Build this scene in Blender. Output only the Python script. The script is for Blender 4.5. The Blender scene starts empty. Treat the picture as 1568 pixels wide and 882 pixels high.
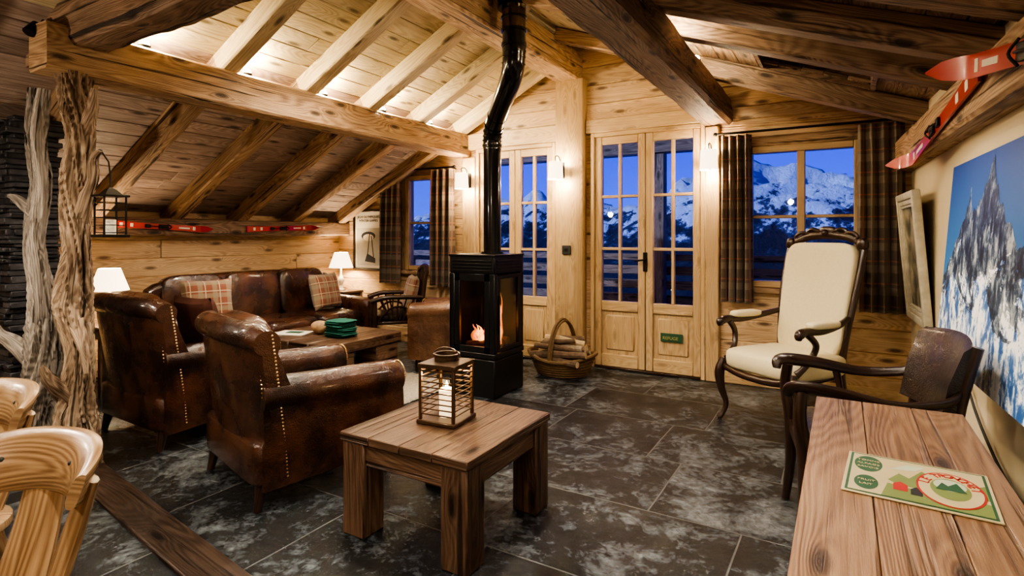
import bpy,bmesh,math,random
from math import sin,cos,pi,radians,sqrt,atan,atan2,hypot
from mathutils import Vector,Matrix,noise
random.seed(7)
R=random.random
def ru(a,b): return a+(b-a)*random.random()
SC=bpy.context.scene
# ------------------------------------------------------------ mesh builder
class MB:
    def __init__(s): s.V=[];s.F=[];s.U=[];s.M=[];s.mats=[]
    def mi(s,m):
        if m not in s.mats: s.mats.append(m)
        return s.mats.index(m)
    def add(s,vs,fs,us,mat,mtx=None):
        o=len(s.V); k=s.mi(mat)
        for v in vs:
            v=Vector(v); s.V.append(mtx@v if mtx is not None else v)
        for f,u in zip(fs,us):
            s.F.append([i+o for i in f]); s.U.append(u); s.M.append(k)
    def finish(s,name,loc=None,rot=0,sharp=38,parent=None):
        if loc is None:
            xs=[v.x for v in s.V];ys=[v.y for v in s.V];zs=[v.z for v in s.V]
            c=Vector(((min(xs)+max(xs))/2,(min(ys)+max(ys))/2,min(zs)))
            s.V=[v-c for v in s.V]; loc=c
        me=bpy.data.meshes.new(name)
        me.from_pydata([tuple(v) for v in s.V],[],s.F)
        for m in s.mats: me.materials.append(m)
        uvl=me.uv_layers.new(name='UVMap')
        for p,u,k in zip(me.polygons,s.U,s.M):
            p.material_index=k
            for j,li in enumerate(p.loop_indices): uvl.data[li].uv=u[j]
        bm=bmesh.new();bm.from_mesh(me)
        bmesh.ops.recalc_face_normals(bm,faces=bm.faces)
        bm.to_mesh(me);bm.free()
        me.shade_smooth()
        me.set_sharp_from_angle(angle=radians(sharp))
        ob=bpy.data.objects.new(name,me); SC.collection.objects.link(ob)
        ob.location=loc; ob.rotation_euler=(0,0,radians(rot))
        if parent: ob.parent=parent
        return ob
def T(x,y,z): return Matrix.Translation((x,y,z))
def RX(a): return Matrix.Rotation(radians(a),4,'X')
def RY(a): return Matrix.Rotation(radians(a),4,'Y')
def RZ(a): return Matrix.Rotation(radians(a),4,'Z')
def box(mb,c,s,mat,rot=None,bev=.004,grain=None,seg=1):
    bm=bmesh.new(); bmesh.ops.create_cube(bm,size=1)
    for v in bm.verts: v.co=Vector((v.co.x*s[0],v.co.y*s[1],v.co.z*s[2]))
    b=min(bev,.45*min(s))
    if b>0: bmesh.ops.bevel(bm,geom=list(bm.edges),offset=b,segments=seg,profile=.5,affect='EDGES')
    g=grain if grain is not None else max(range(3),key=lambda i:s[i])
    ou,ov=R()*30,R()*30
    bm.verts.index_update(); bm.normal_update()
    vs=[v.co.copy() for v in bm.verts]; fs=[];us=[]
    for f in bm.faces:
        n=f.normal; k=max(range(3),key=lambda i:abs(n[i]))
        if k==g:
            a,b2=[i for i in range(3) if i!=g]; uu=[(v.co[a]*.25+ou,v.co[b2]+ov) for v in f.verts]
        else:
            w=[i for i in range(3) if i!=g and i!=k][0]; uu=[(v.co[g]+ou,v.co[w]+ov+k*.37) for v in f.verts]
        fs.append([v.index for v in f.verts]); us.append(uu)
    bm.free()
    m=T(*c)
    if rot is not None: m=m@rot
    mb.add(vs,fs,us,mat,m)
def bx(mb,x0,x1,y0,y1,z0,z1,mat,**k):
    box(mb,((x0+x1)/2,(y0+y1)/2,(z0+z1)/2),(abs(x1-x0),abs(y1-y0),abs(z1-z0)),mat,**k)
def beam(mb,p0,p1,w,h,mat,bev=.008,seg=1,up=(0,0,1)):
    p0=Vector(p0);p1=Vector(p1);d=p1-p0;L=d.length;x=d.normalized()
    y=Vector(up).cross(x)
    if y.length<1e-4: y=Vector((0,1,0))
    y.normalize(); z=x.cross(y)
    m=Matrix((x,y,z)).transposed().to_4x4()
    box(mb,(p0+p1)/2,(L,w,h),mat,rot=m,bev=bev,grain=0,seg=seg)
def loft(mb,rings,mat,caps=True,closed=True,mtx=None,uo=None):
    n=len(rings[0]); ou,ov=(R()*30,R()*30) if uo is None else uo
    vs=[];fs=[];us=[]
    cen=[sum((Vector(p) for p in r),Vector())/n for r in rings]
    ul=[0]
    for i in range(1,len(rings)): ul.append(ul[-1]+(Vector(rings[i][0])-Vector(rings[i-1][0])).length)
    big=max(rings,key=lambda r:sum((Vector(r[j])-Vector(r[j-1])).length for j in range(n)))
    vl=[0]
    for j in range(1,n+1): vl.append(vl[-1]+(Vector(big[j%n])-Vector(big[j-1])).length)
    for r in rings: vs+= [Vector(p) for p in r]
    m=n if closed else n-1
    for i in range(len(rings)-1):
        for j in range(m):
            a=i*n+j;b=i*n+(j+1)%n;c=(i+1)*n+(j+1)%n;d=(i+1)*n+j
            fs.append([a,b,c,d]); us.append([(ul[i]+ou,vl[j]+ov),(ul[i]+ou,vl[j+1]+ov),(ul[i+1]+ou,vl[j+1]+ov),(ul[i+1]+ou,vl[j]+ov)])
    if caps and closed:
        for i,rv in ((0,1),(len(rings)-1,0)):
            idx=[i*n+j for j in range(n)]
            if rv: idx=idx[::-1]
            fs.append(idx)
            c=cen[i]; us.append([((vs[q]-c).x*.5+(vs[q]-c).y*.3+ou,(vs[q]-c).z+(vs[q]-c).y*.5+ov) for q in idx])
    mb.add(vs,fs,us,mat,mtx)
def catm(pts,n=6):
    P=[list(p) for p in pts]; out=[]
    for i in range(len(P)-1):
        p0=P[max(i-1,0)];p1=P[i];p2=P[i+1];p3=P[min(i+2,len(P)-1)]
        for k in range(n):
            t=k/n
            out.append([.5*((2*b)+(-a+c)*t+(2*a-5*b+4*c-d)*t*t+(-a+3*b-3*c+d)*t**3) for a,b,c,d in zip(p0,p1,p2,p3)])
    out.append(P[-1]); return out
def tube(mb,pts,r,mat,seg=12,smooth=0,sx=1,sy=1,up=(0,0,1),caps=True,mtx=None,rf=None):
    if not isinstance(r,(list,tuple)): r=[r]*len(pts)
    Q=[list(p)+[q] for p,q in zip(pts,r)]
    if smooth: Q=catm(Q,smooth)
    P=[Vector(q[:3]) for q in Q]; rr=[q[3] for q in Q]
    rings=[]; nprev=None
    for i,p in enumerate(P):
        t=(P[min(i+1,len(P)-1)]-P[max(i-1,0)]).normalized()
        if nprev is None:
            u=Vector(up)
            if abs(u.dot(t))>.95: u=Vector((1,0,0)) if abs(t.x)<.9 else Vector((0,1,0))
            nn=(u-t*u.dot(t)).normalized()
        else:
            nn=(nprev-t*nprev.dot(t)).normalized()
        nprev=nn; bb=t.cross(nn)
        ring=[]
        for j in range(seg):
            a=2*pi*j/seg; q=rr[i]*(rf(a,i,p) if rf else 1)
            ring.append(p+nn*cos(a)*q*sy+bb*sin(a)*q*sx)
        rings.append(ring)
    loft(mb,rings,mat,caps=caps,mtx=mtx)
def cyl(mb,p0,p1,r,mat,r1=None,seg=16): tube(mb,[p0,p1],[r,r if r1 is None else r1],mat,seg=seg)
def lathe(mb,prof,mat,seg=24,mtx=None,sx=1,sy=1,caps=True):
    rings=[[Vector((r*cos(2*pi*j/seg)*sx,r*sin(2*pi*j/seg)*sy,z)) for j in range(seg)] for r,z in prof]
    loft(mb,rings,mat,mtx=mtx,caps=caps)
def sup(mb,c,s,mat,e1=.4,e2=.4,rot=None,nu=28,nv=14,fn=None):
    def sp(v,e): return math.copysign(abs(v)**e,v)
    rings=[]
    for i in range(nv+1):
        ph=-pi/2+pi*i/nv; ph=max(min(ph,pi/2-.02),-pi/2+.02); ring=[]
        for j in range(nu):
            th=2*pi*j/nu
            p=Vector((s[0]/2*sp(cos(ph),e1)*sp(cos(th),e2),s[1]/2*sp(cos(ph),e1)*sp(sin(th),e2),s[2]/2*sp(sin(ph),e1)))
            if fn: p=fn(p)
            ring.append(p)
        rings.append(ring)
    m=T(*c)
    if rot is not None: m=m@rot
    loft(mb,rings,mat,mtx=m)
def pillow(mb,w,h,t,mat,mtx,n=14):
    for sgn in (1,-1):
        vs=[];fs=[];us=[]
        for i in range(n+1):
            for j in range(n+1):
                a=-1+2*i/n;b=-1+2*j/n
                k=(max(0,(1-a**4))*max(0,(1-b**4)))**.45
                pa=a*(1-.07*(1-b*b)*abs(a)**3) ; pb=b*(1-.07*(1-a*a)*abs(b)**3)
                vs.append(Vector((pa*w/2,sgn*t/2*k,pb*h/2)))
        for i in range(n):
            for j in range(n):
                q=[i*(n+1)+j,(i+1)*(n+1)+j,(i+1)*(n+1)+j+1,i*(n+1)+j+1]
                fs.append(q); us.append([(vs[x].x+5,vs[x].z+5) for x in q])
        mb.add(vs,fs,us,mat,mtx)
def poly(mb,pts,mat,mtx=None,uvs=None):
    mb.add([Vector(p) for p in pts],[list(range(len(pts)))],[uvs or [(p[0],p[1]) for p in pts]],mat,mtx)
def ext(mb,prof,mts,mat,caps=True):
    loft(mb,[[m@Vector((p[0],p[1],0)) for p in prof] for m in mts],mat,caps=caps)
def text(body,size,mat,mtx,parent,name='lettering',align='CENTER',depth=.0008):
    cu=bpy.data.curves.new('txt','FONT');cu.body=body;cu.size=size;cu.align_x=align;cu.align_y='CENTER';cu.extrude=depth
    o=bpy.data.objects.new('txt',cu);SC.collection.objects.link(o)
    bpy.context.view_layer.update()
    dg=bpy.context.evaluated_depsgraph_get()
    me=bpy.data.meshes.new_from_object(o.evaluated_get(dg))
    bpy.data.objects.remove(o)
    me.materials.clear(); me.materials.append(mat)
    ob=bpy.data.objects.new(name,me);SC.collection.objects.link(ob)
    ob.parent=parent; ob.matrix_local=mtx
    return ob
# ------------------------------------------------------------ materials
def nd(nt,typ,ins=None,**at):
    n=nt.nodes.new(typ)
    for k,v in at.items(): setattr(n,k,v)
    for k,v in (ins or {}).items():
        if isinstance(v,bpy.types.NodeSocket): nt.links.new(v,n.inputs[k])
        else: n.inputs[k].default_value=v
    return n
def M(nt,op,a,b=0,c=0):
    return nd(nt,'ShaderNodeMath',{0:a,1:b,2:c},operation=op).outputs[0]
def mixc(nt,f,a,b,bt='MIX'):
    n=nd(nt,'ShaderNodeMix',{0:f},data_type='RGBA',blend_type=bt)
    for i,v in ((6,a),(7,b)):
        if isinstance(v,bpy.types.NodeSocket): nt.links.new(v,n.inputs[i])
        else: n.inputs[i].default_value=c4(v)
    return n.outputs[2]
def c4(c): return (c[0],c[1],c[2],1)
def ramp(nt,f,stops,interp='LINEAR'):
    n=nt.nodes.new('ShaderNodeValToRGB'); nt.links.new(f,n.inputs[0]); cr=n.color_ramp; cr.interpolation=interp
    while len(cr.elements)<len(stops): cr.elements.new(.5)
    for e,(p,c) in zip(cr.elements,stops): e.position=p; e.color=c4(c) if isinstance(c,(tuple,list)) else (c,c,c,1)
    return n.outputs[0]
def newmat(name):
    m=bpy.data.materials.new(name); m.use_nodes=True; nt=m.node_tree; nt.nodes.clear()
    o=nt.nodes.new('ShaderNodeOutputMaterial'); return m,nt,o
def pbsdf(nt,o,**ins):
    b=nt.nodes.new('ShaderNodeBsdfPrincipled')
    for k,v in ins.items():
        k=k.replace('_',' ')
        if isinstance(v,bpy.types.NodeSocket): nt.links.new(v,b.inputs[k])
        else: b.inputs[k].default_value=c4(v) if isinstance(v,tuple) and len(v)==3 and 'Color' in k or (isinstance(v,tuple) and k in('Coat Tint','Sheen Tint')) else v
    nt.links.new(b.outputs[0],o.inputs[0]); return b
def bump(nt,h,st=.3,dist=.01): return nd(nt,'ShaderNodeBump',{'Strength':st,'Distance':dist,'Height':h}).outputs[0]
def wood(name,cd,cm,cl,rough=.5,knots=.9,crack=0,bst=.4,var=.28,vs=1,coat=0,ring=.28,sat=.92,kd=1.0):
    m,nt,o=newmat(name)
    tc=nd(nt,'ShaderNodeTexCoord'); sp=nd(nt,'ShaderNodeSeparateXYZ',{0:tc.outputs['UV']})
    rnd=nd(nt,'ShaderNodeNewGeometry').outputs['Random Per Island']
    u,v=sp.outputs[0],sp.outputs[1]
    def vec(a,b,c): return nd(nt,'ShaderNodeCombineXYZ',{0:M(nt,'MULTIPLY',u,a),1:M(nt,'MULTIPLY',v,b*vs),2:M(nt,'MULTIPLY',rnd,c)}).outputs[0]
    n1=nd(nt,'ShaderNodeTexNoise',{'Vector':vec(2.6,85,37),'Scale':1,'Detail':7,'Roughness':.72,'Distortion':.2}).outputs[0]
    vo=nd(nt,'ShaderNodeTexVoronoi',{'Vector':vec(1.7*kd,5.5*kd,53),'Scale':1,'Randomness':1},voronoi_dimensions='2D').outputs['Distance']
    n2=nd(nt,'ShaderNodeTexNoise',{'Vector':vec(.55,5,91),'Scale':1,'Detail':1.5,'Roughness':.4,'Distortion':.25}).outputs[0]
    kb=M(nt,'MULTIPLY',M(nt,'EXPONENT',M(nt,'MULTIPLY',vo,-7)),.16 if knots else 0)
    rg=M(nt,'MULTIPLY_ADD',M(nt,'SINE',M(nt,'MULTIPLY',M(nt,'ADD',n2,kb),210)),.5,.5)
    n3=nd(nt,'ShaderNodeTexNoise',{'Vector':vec(1.6,5,11),'Scale':1,'Detail':6,'Roughness':.65}).outputs[0]
    f=M(nt,'ADD',M(nt,'ADD',M(nt,'MULTIPLY',n1,.75-ring*.5),M(nt,'MULTIPLY',rg,ring*.5)),M(nt,'MULTIPLY',n3,.47))
    col=ramp(nt,f,[(.38,cd),(.56,cm),(.76,cl)])
    h=f
    if knots:
        k=ramp(nt,vo,[(.045,1.0),(.13,0.0)])
        col=mixc(nt,M(nt,'MULTIPLY',k,knots),col,tuple(x*.4 for x in cd))
    if crack:
        n4=nd(nt,'ShaderNodeTexNoise',{'Vector':vec(1.0,30,71),'Scale':1,'Detail':4,'Distortion':.5}).outputs[0]
        ck=ramp(nt,n4,[(.33,1.0),(.40,0.0)])
        col=mixc(nt,M(nt,'MULTIPLY',ck,crack),col,tuple(x*.25 for x in cd))
        h=M(nt,'SUBTRACT',f,M(nt,'MULTIPLY',ck,1.2))
    hs=nd(nt,'ShaderNodeHueSaturation',{'Color':col,'Saturation':sat,'Value':M(nt,'MULTIPLY_ADD',rnd,var,1-var/2)})
    pbsdf(nt,o,Base_Color=hs.outputs[0],Roughness=rough,Normal=bump(nt,h,bst,.006),Coat_Weight=coat,Coat_Roughness=.2)
    return m
def plain(name,c,rough=.5,metal=0,coat=0,ns=0,nv=.2,bs=0,**kw):
    m,nt,o=newmat(name); col=c; nr=None
    tc=nd(nt,'ShaderNodeTexCoord')
    n=nd(nt,'ShaderNodeTexNoise',{'Vector':tc.outputs['Object'],'Scale':ns or 12,'Detail':5}).outputs[0]
    col=mixc(nt,n,tuple(x*(1-nv) for x in c),tuple(min(1,x*(1+nv)) for x in c))
    d=dict(Base_Color=col,Roughness=rough,Metallic=metal,Coat_Weight=coat)
    if bs: d['Normal']=bump(nt,n,bs,.004)
    d.update(kw); pbsdf(nt,o,**d); return m
def emis(name,c,s,base=None):
    m,nt,o=newmat(name); pbsdf(nt,o,Base_Color=base or c,Emission_Color=c,Emission_Strength=s,Roughness=.8); return m
def leather(name,c0,c1,rough=.3,coat=.5):
    m,nt,o=newmat(name); tc=nd(nt,'ShaderNodeTexCoord').outputs['Object']
    n=nd(nt,'ShaderNodeTexNoise',{'Vector':tc,'Scale':4,'Detail':8,'Roughness':.6}).outputs[0]
    col=ramp(nt,n,[(.40,c0),(.72,c1)])
    v=nd(nt,'ShaderNodeTexVoronoi',{'Vector':tc,'Scale':160}).outputs['Distance']
    n2=nd(nt,'ShaderNodeTexNoise',{'Vector':tc,'Scale':9,'Detail':4,'Distortion':1.5}).outputs[0]
    h=M(nt,'MULTIPLY_ADD',n2,4.5,v)
    pbsdf(nt,o,Base_Color=col,Roughness=ramp(nt,n,[(.3,rough+.08),(.7,rough-.04)]),Normal=bump(nt,h,.38,.005),Coat_Weight=coat,Coat_Roughness=.14)
    return m
def plaid(name,base,s1,s2,P=.14,rough=.9):
    m,nt,o=newmat(name); tc=nd(nt,'ShaderNodeTexCoord'); sp=nd(nt,'ShaderNodeSeparateXYZ',{0:tc.outputs['UV']})
    def st(ax,off,w): return M(nt,'LESS_THAN',M(nt,'FRACT',M(nt,'MULTIPLY_ADD',sp.outputs[ax],1/P,off)),w)
    col=mixc(nt,M(nt,'MULTIPLY',st(0,.1,.34),.5),base,s1)
    col=mixc(nt,M(nt,'MULTIPLY',st(1,.1,.34),.5),col,s1)
    col=mixc(nt,M(nt,'MULTIPLY',st(0,.62,.07),.75),col,s2)
    col=mixc(nt,M(nt,'MULTIPLY',st(1,.62,.07),.75),col,s2)
    w=nd(nt,'ShaderNodeTexNoise',{'Vector':tc.outputs['Object'],'Scale':250}).outputs[0]
    pbsdf(nt,o,Base_Color=col,Roughness=rough,Normal=bump(nt,w,.3,.002),Sheen_Weight=.2); return m
PINE=wood('pine_boards',(.29,.16,.07),(.53,.345,.175),(.68,.48,.27),rough=.46)
PINEC=wood('pine_ceiling',(.31,.21,.11),(.52,.40,.22),(.65,.54,.34),rough=.52)
JOIN=wood('pine_joinery',(.35,.20,.085),(.52,.345,.165),(.63,.445,.235),rough=.38,knots=.4,var=.1)
BEAM=wood('aged_beam',(.10,.05,.022),(.34,.20,.098),(.55,.365,.20),rough=.58,crack=.9,bst=.9)
DBEAM=wood('dark_beam',(.045,.024,.014),(.185,.107,.06),(.35,.22,.132),rough=.6,crack=.9,bst=.9,var=.3)
RROOF=wood('brown_roof_boards',(.065,.036,.021),(.24,.145,.083),(.40,.265,.16),rough=.56,crack=.6,bst=.7,var=.4)
DROOF=wood('dark_roof_boards',(.12,.072,.055),(.30,.205,.155),(.44,.32,.25),rough=.52,crack=.3,var=.45,sat=.88)
TABW=wood('reclaimed_wood',(.030,.014,.008),(.100,.052,.029),(.20,.115,.066),rough=.36,crack=.7,bst=.7,var=.35,ring=.22)
CONS=wood('console_wood',(.085,.036,.015),(.22,.112,.050),(.34,.195,.097),rough=.34,bst=.55,var=.16,ring=.28,crack=.5)
OAKC=wood('ash_chair_wood',(.16,.085,.036),(.30,.18,.088),(.41,.27,.14),rough=.22,knots=0,coat=.5,ring=.42,var=.1)
WEN=wood('dark_walnut',(.009,.0035,.002),(.026,.012,.007),(.055,.025,.013),rough=.28,knots=0,coat=.3)
DRIFT=wood('driftwood',(.05,.028,.016),(.26,.17,.105),(.53,.40,.27),rough=.85,knots=.5,crack=.95,bst=1.0,vs=.8)
GDRIFT=wood('grey_driftwood',(.04,.034,.03),(.21,.18,.15),(.45,.40,.34),rough=.85,knots=.4,crack=.95,bst=1.0,vs=.8)
THR=wood('threshold_wood',(.014,.008,.006),(.04,.023,.016),(.09,.055,.038),rough=.45,crack=.6)
LEA=leather('brown_leather',(.018,.0068,.0042),(.12,.047,.023),.25,.6)
LEA2=leather('tan_leather',(.08,.035,.018),(.22,.11,.056),.30)
LEA3=leather('dark_leather',(.012,.007,.005),(.040,.022,.015),.30,.25)
CREAM=plain('cream_upholstery',(.66,.58,.38),.85,ns=60,nv=.08,bs=.2)
BLK=plain('black_stove_metal',(.012,.012,.013),.36,metal=.3,ns=30)
IRON=plain('wrought_iron',(.03,.026,.022),.45,metal=.8)
BRASS=plain('brass',(.60,.42,.20),.28,metal=1)
PIPEM=plain('pipe_enamel',(.016,.015,.015),.2,metal=.6,coat=.5)
PIPEB=plain('pipe_bronze_section',(.22,.17,.09),.14,metal=1)
PLAST=plain('plaster',(.64,.55,.38),.9,ns=4,nv=.07,bs=.15)
WHT=plain('white_ceramic',(.75,.70,.62),.4)
PAPER=plain('paper',(.75,.70,.58),.7,nv=.05)
RED=plain('red_lacquer',(.50,.03,.026),.3,coat=.4,nv=.15)
WAX=emis('candle_wax',(1,.76,.45),.9,base=(.9,.8,.6))
SHADE=emis('lamp_shade',(1,.80,.53),2.0,base=(.85,.75,.6))
LED=emis('uplight_lens',(1,.84,.54),40)
FLAME=emis('flame_outer',(1,.30,.06),1.3); FLAME2=emis('flame_core',(1,.52,.16),2.8)
CFLAME=emis('candle_flame',(1,.7,.3),18)
CURT=plaid('plaid_curtain',(.12,.09,.066),(.27,.22,.16),(.33,.145,.085),.17)
PIL=plaid('plaid_cushion',(.22,.08,.045),(.27,.24,.155),(.5,.42,.28),.12)
WICK=plain('wicker',(.17,.10,.045),.6,ns=90,nv=.6,bs=.8)
BARK=plain('bark',(.15,.10,.065),.9,ns=25,nv=.8,bs=1)
BARK2=plain('birch_bark',(.36,.29,.21),.9,ns=18,nv=.6,bs=1)
LOGE=plain('log_end',(.55,.42,.26),.8,ns=20,nv=.25)
TEAL=plain('green_cloth',(.025,.15,.11),.85,nv=.35,ns=40,bs=.4)
BREAD=plain('bread_crust',(.44,.28,.15),.8,ns=25,nv=.5,bs=.8)
RUGM=plain('shaggy_rug',(.36,.32,.26),.95,ns=60,nv=.5,bs=1)
GRNT=plain('dark_green_ink',(.03,.10,.05),.6); GRNL=plain('meadow_green',(.17,.22,.075),.6); REDI=plain('red_ink',(.42,.03,.025),.6); SKYI=plain('pale_sky_ink',(.46,.50,.38),.6); BLKI=plain('black_ink',(.03,.03,.03),.6)
CRMI=plain('cream_tin',(.52,.45,.27),.35,nv=.15)
SILV=plain('silvered_frame',(.52,.48,.37),.5,ns=20,nv=.4,bs=.4)
SNOWD=plain('snow',(.6,.68,.8),.9)
def glassmat(name,ior,k,b,tint,rough):
    g,nt,o=newmat(name)
    fr=nd(nt,'ShaderNodeFresnel',{'IOR':ior}).outputs[0]
    mx=nd(nt,'ShaderNodeMixShader',{0:M(nt,'MULTIPLY_ADD',fr,k,b),1:nd(nt,'ShaderNodeBsdfTransparent',{0:tint}).outputs[0],2:nd(nt,'ShaderNodeBsdfGlossy',{'Roughness':rough}).outputs[0]})
    nt.links.new(mx.outputs[0],o.inputs[0]); return g
GLASS=glassmat('window_glass',1.45,.75,0,(.92,.95,1,1),.015)
SGLASS=glassmat('stove_glass',1.6,.9,.12,(.45,.42,.40,1),.10)
DGLASS=plain('dark_night_glass',(.006,.008,.015),.08)
# slate
SLATE,nt,o=newmat('slate_floor')
tc=nd(nt,'ShaderNodeTexCoord').outputs['Object']
n0=nd(nt,'ShaderNodeTexNoise',{'Vector':tc,'Scale':2.0,'Detail':2}).outputs['Color']
wv=nd(nt,'ShaderNodeMix',{0:.015,4:tc,5:n0},data_type='VECTOR').outputs[1]
br=nd(nt,'ShaderNodeTexBrick',{'Vector':wv,'Color1':(0,0,0,1),'Color2':(1,1,1,1),'Mortar':(.5,.5,.5,1),'Scale':1,'Mortar Size':.0045,'Mortar Smooth':.3,'Brick Width':1.0,'Row Height':.62},offset=.4,squash=.7,squash_frequency=3)
cellv=nd(nt,'ShaderNodeSeparateColor',{0:br.outputs[0]}).outputs[0]
mp=nd(nt,'ShaderNodeVectorMath',{0:tc,1:nd(nt,'ShaderNodeCombineXYZ',{0:M(nt,'MULTIPLY',cellv,7),1:M(nt,'MULTIPLY',cellv,13)}).outputs[0]},operation='ADD').outputs[0]
n1=nd(nt,'ShaderNodeTexNoise',{'Vector':mp,'Scale':3.0,'Detail':12,'Roughness':.72,'Distortion':.5}).outputs[0]
n2=nd(nt,'ShaderNodeTexNoise',{'Vector':mp,'Scale':22,'Detail':8,'Roughness':.75,'Distortion':.4}).outputs[0]
f=M(nt,'ADD',M(nt,'MULTIPLY',n1,.64),M(nt,'MULTIPLY',n2,.36))
f2=M(nt,'MULTIPLY_ADD',cellv,.06,f)
col=ramp(nt,f2,[(.43,(.006,.008,.011)),(.515,(.019,.024,.030)),(.54,(.050,.060,.070)),(.59,(.10,.115,.127)),(.67,(.20,.215,.225))])
rgh=ramp(nt,f2,[(.45,.10),(.60,.26)])
col=mixc(nt,br.outputs['Fac'],col,(.13,.13,.125))
h=M(nt,'SUBTRACT',f,M(nt,'MULTIPLY',br.outputs['Fac'],.25))
pbsdf(nt,o,Base_Color=col,Roughness=rgh,Normal=bump(nt,h,.75,.03),Specular_IOR_Level=1.0)
# stone
STONE,nt,o=newmat('stacked_slate')
tc=nd(nt,'ShaderNodeTexCoord').outputs['Object']; rnd=nd(nt,'ShaderNodeNewGeometry').outputs['Random Per Island']
n1=nd(nt,'ShaderNodeTexNoise',{'Vector':tc,'Scale':18,'Detail':8}).outputs[0]
col=ramp(nt,M(nt,'MULTIPLY_ADD',rnd,.4,M(nt,'MULTIPLY',n1,.6)),[(.25,(.010,.010,.013)),(.8,(.08,.078,.085))])
pbsdf(nt,o,Base_Color=col,Roughness=.5,Normal=bump(nt,n1,.9,.012))

# ------------------------------------------------------------ room shell
RXr,RZr=-2.35,3.22; SL,SR=.51,.37
D=5.2; YB=-2.6
def roofz(x): return RZr-SL*(RXr-x) if x<RXr else RZr-SR*(x-RXr)
mb=MB(); bx(mb,-5.9,1.1,YB-.1,D+.15,-.06,0,SLATE,bev=0); mb.finish('floor')
openings=[(-3.50,-2.52,0,2.24),(-2.14,-1.05,0,2.29),(-4.53,-4.03,.88,2.0),(-.72,.13,.85,2.04)]
mb=MB()
zs=[i*.185 for i in range(19)]
for a,b in zip(zs,zs[1:]):
    cuts=sorted({a,b}|{z for o_ in openings for z in o_[2:] if a<z<b})
    for z0,z1 in zip(cuts,cuts[1:]):
        if z1-z0<.004: continue
        xl=max(-5.8,RXr-(RZr+.1-z0)/SL); xr=min(.6,RXr+(RZr+.1-z0)/SR)
        if xr<=xl: continue
        free=[(xl,xr)]
        for ox0,ox1,oz0,oz1 in openings:
            if z0>=oz0-.001 and z1<=oz1+.001:
                nf=[]
                for p,q in free:
                    if ox0>p: nf.append((p,min(q,ox0)))
                    if ox1<q: nf.append((max(p,ox1),q))
                free=[(p,q) for p,q in nf if q-p>.01]
        for p,q in free: bx(mb,p,q,D,D+.1,z0,z1,PINE,bev=.008)
mb.finish('wall_back')
mb=MB()
for i in range(9):
    z0=i*.178; y=YB
    while y<D:
        y1=min(D+.1,y+ru(2.2,3.8)); bx(mb,-5.8,-5.7,y,y1,z0,z0+.178,PINE,bev=.008); y=y1
mb.finish('wall_left')
# right wall skewed ~3.1 deg
WA=.054
def wx(y): return .45+WA*(D-y)
mb=MB()
loft(mb,[[(wx(y),y,0),(wx(y)+.12,y,0),(wx(y)+.12,y,2.2),(wx(y),y,2.2)] for y in (D+.1,YB-.1)],PLAST); mb.finish('wall_right')
mb=MB()
for i in range(18):
    z0=i*.185; xl=max(-5.8,RXr-(RZr+.1-z0)/SL); xr=min(1.1,RXr+(RZr+.1-z0)/SR)
    if xr>xl: bx(mb,xl,xr,YB-.1,YB,z0,z0+.185,PINE,bev=.006)
mb.finish('wall_rear')
# roof boards
aL=-math.degrees(atan(SL)); aR=math.degrees(atan(SR))
def roofstrip(mb,x,w,y0,y1,mat,side):
    th=.03
    a=aL if side<0 else aR
    nx,nz=sin(radians(a)),cos(radians(a))
    box(mb,(x+nx*th/2,(y0+y1)/2,roofz(x)+nz*th/2),(w,y1-y0,th),mat,rot=RY(a),bev=.006,grain=1)
def strips(mb,x0,x1,mat,side,excl=None):
    sl=SL if side<0 else SR; k=sqrt(1+sl*sl); w=.15; hw=w/k; n=int(round((x1-x0)/hw)); hw=(x1-x0)/n
    for i in range(n):
        x=x0+(i+.5)*hw; y=YB
        segs=[(YB,D+.1)]
        if excl and excl[0]<x<excl[1]: segs=[(YB,excl[2]),(excl[3],D+.1)]
        for s0,s1 in segs:
            y=s0
            while y<s1:
                y1=min(s1,y+ru(1.6,3.6)); roofstrip(mb,x,hw*k,y,y1,mat,side); y=y1
mb=MB(); strips(mb,-5.85,-3.72,DROOF,-1); strips(mb,-3.72,RXr+.01,PINEC,-1)
strips(mb,RXr-.01,-.96,PINEC,1); strips(mb,-.96,1.15,RROOF,1,(-.50,.16,3.72,4.42))
mb.finish('ceiling')
# skylight
mb=MB()
def rp(x,y,dz=0):
    return Vector((x,y,roofz(x)+dz))
for (xa,ya,xb,yb) in ((-.52,3.70,.18,3.70),(-.52,4.44,.18,4.44)):
    loft(mb,[[rp(xa,ya,-.03),rp(xb,yb,-.03),rp(xb,yb,.3),rp(xa,ya,.3)],[rp(xa,ya+.025,-.03),rp(xb,yb+.025,-.03),rp(xb,yb+.025,.3),rp(xa,ya+.025,.3)]],DBEAM)
for xa in (-.52,.16):
    loft(mb,[[rp(xa,3.7,-.03),rp(xa,4.46,-.03),rp(xa,4.46,.3),rp(xa,3.7,.3)],[rp(xa+.025,3.7,-.03),rp(xa+.025,4.46,-.03),rp(xa+.025,4.46,.3),rp(xa+.025,3.7,.3)]],DBEAM)
poly(mb,[rp(-.55,3.65,.29),rp(.22,3.65,.29),rp(.22,4.5,.29),rp(-.55,4.5,.29)],DGLASS)
mb.finish('window_3')
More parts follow.
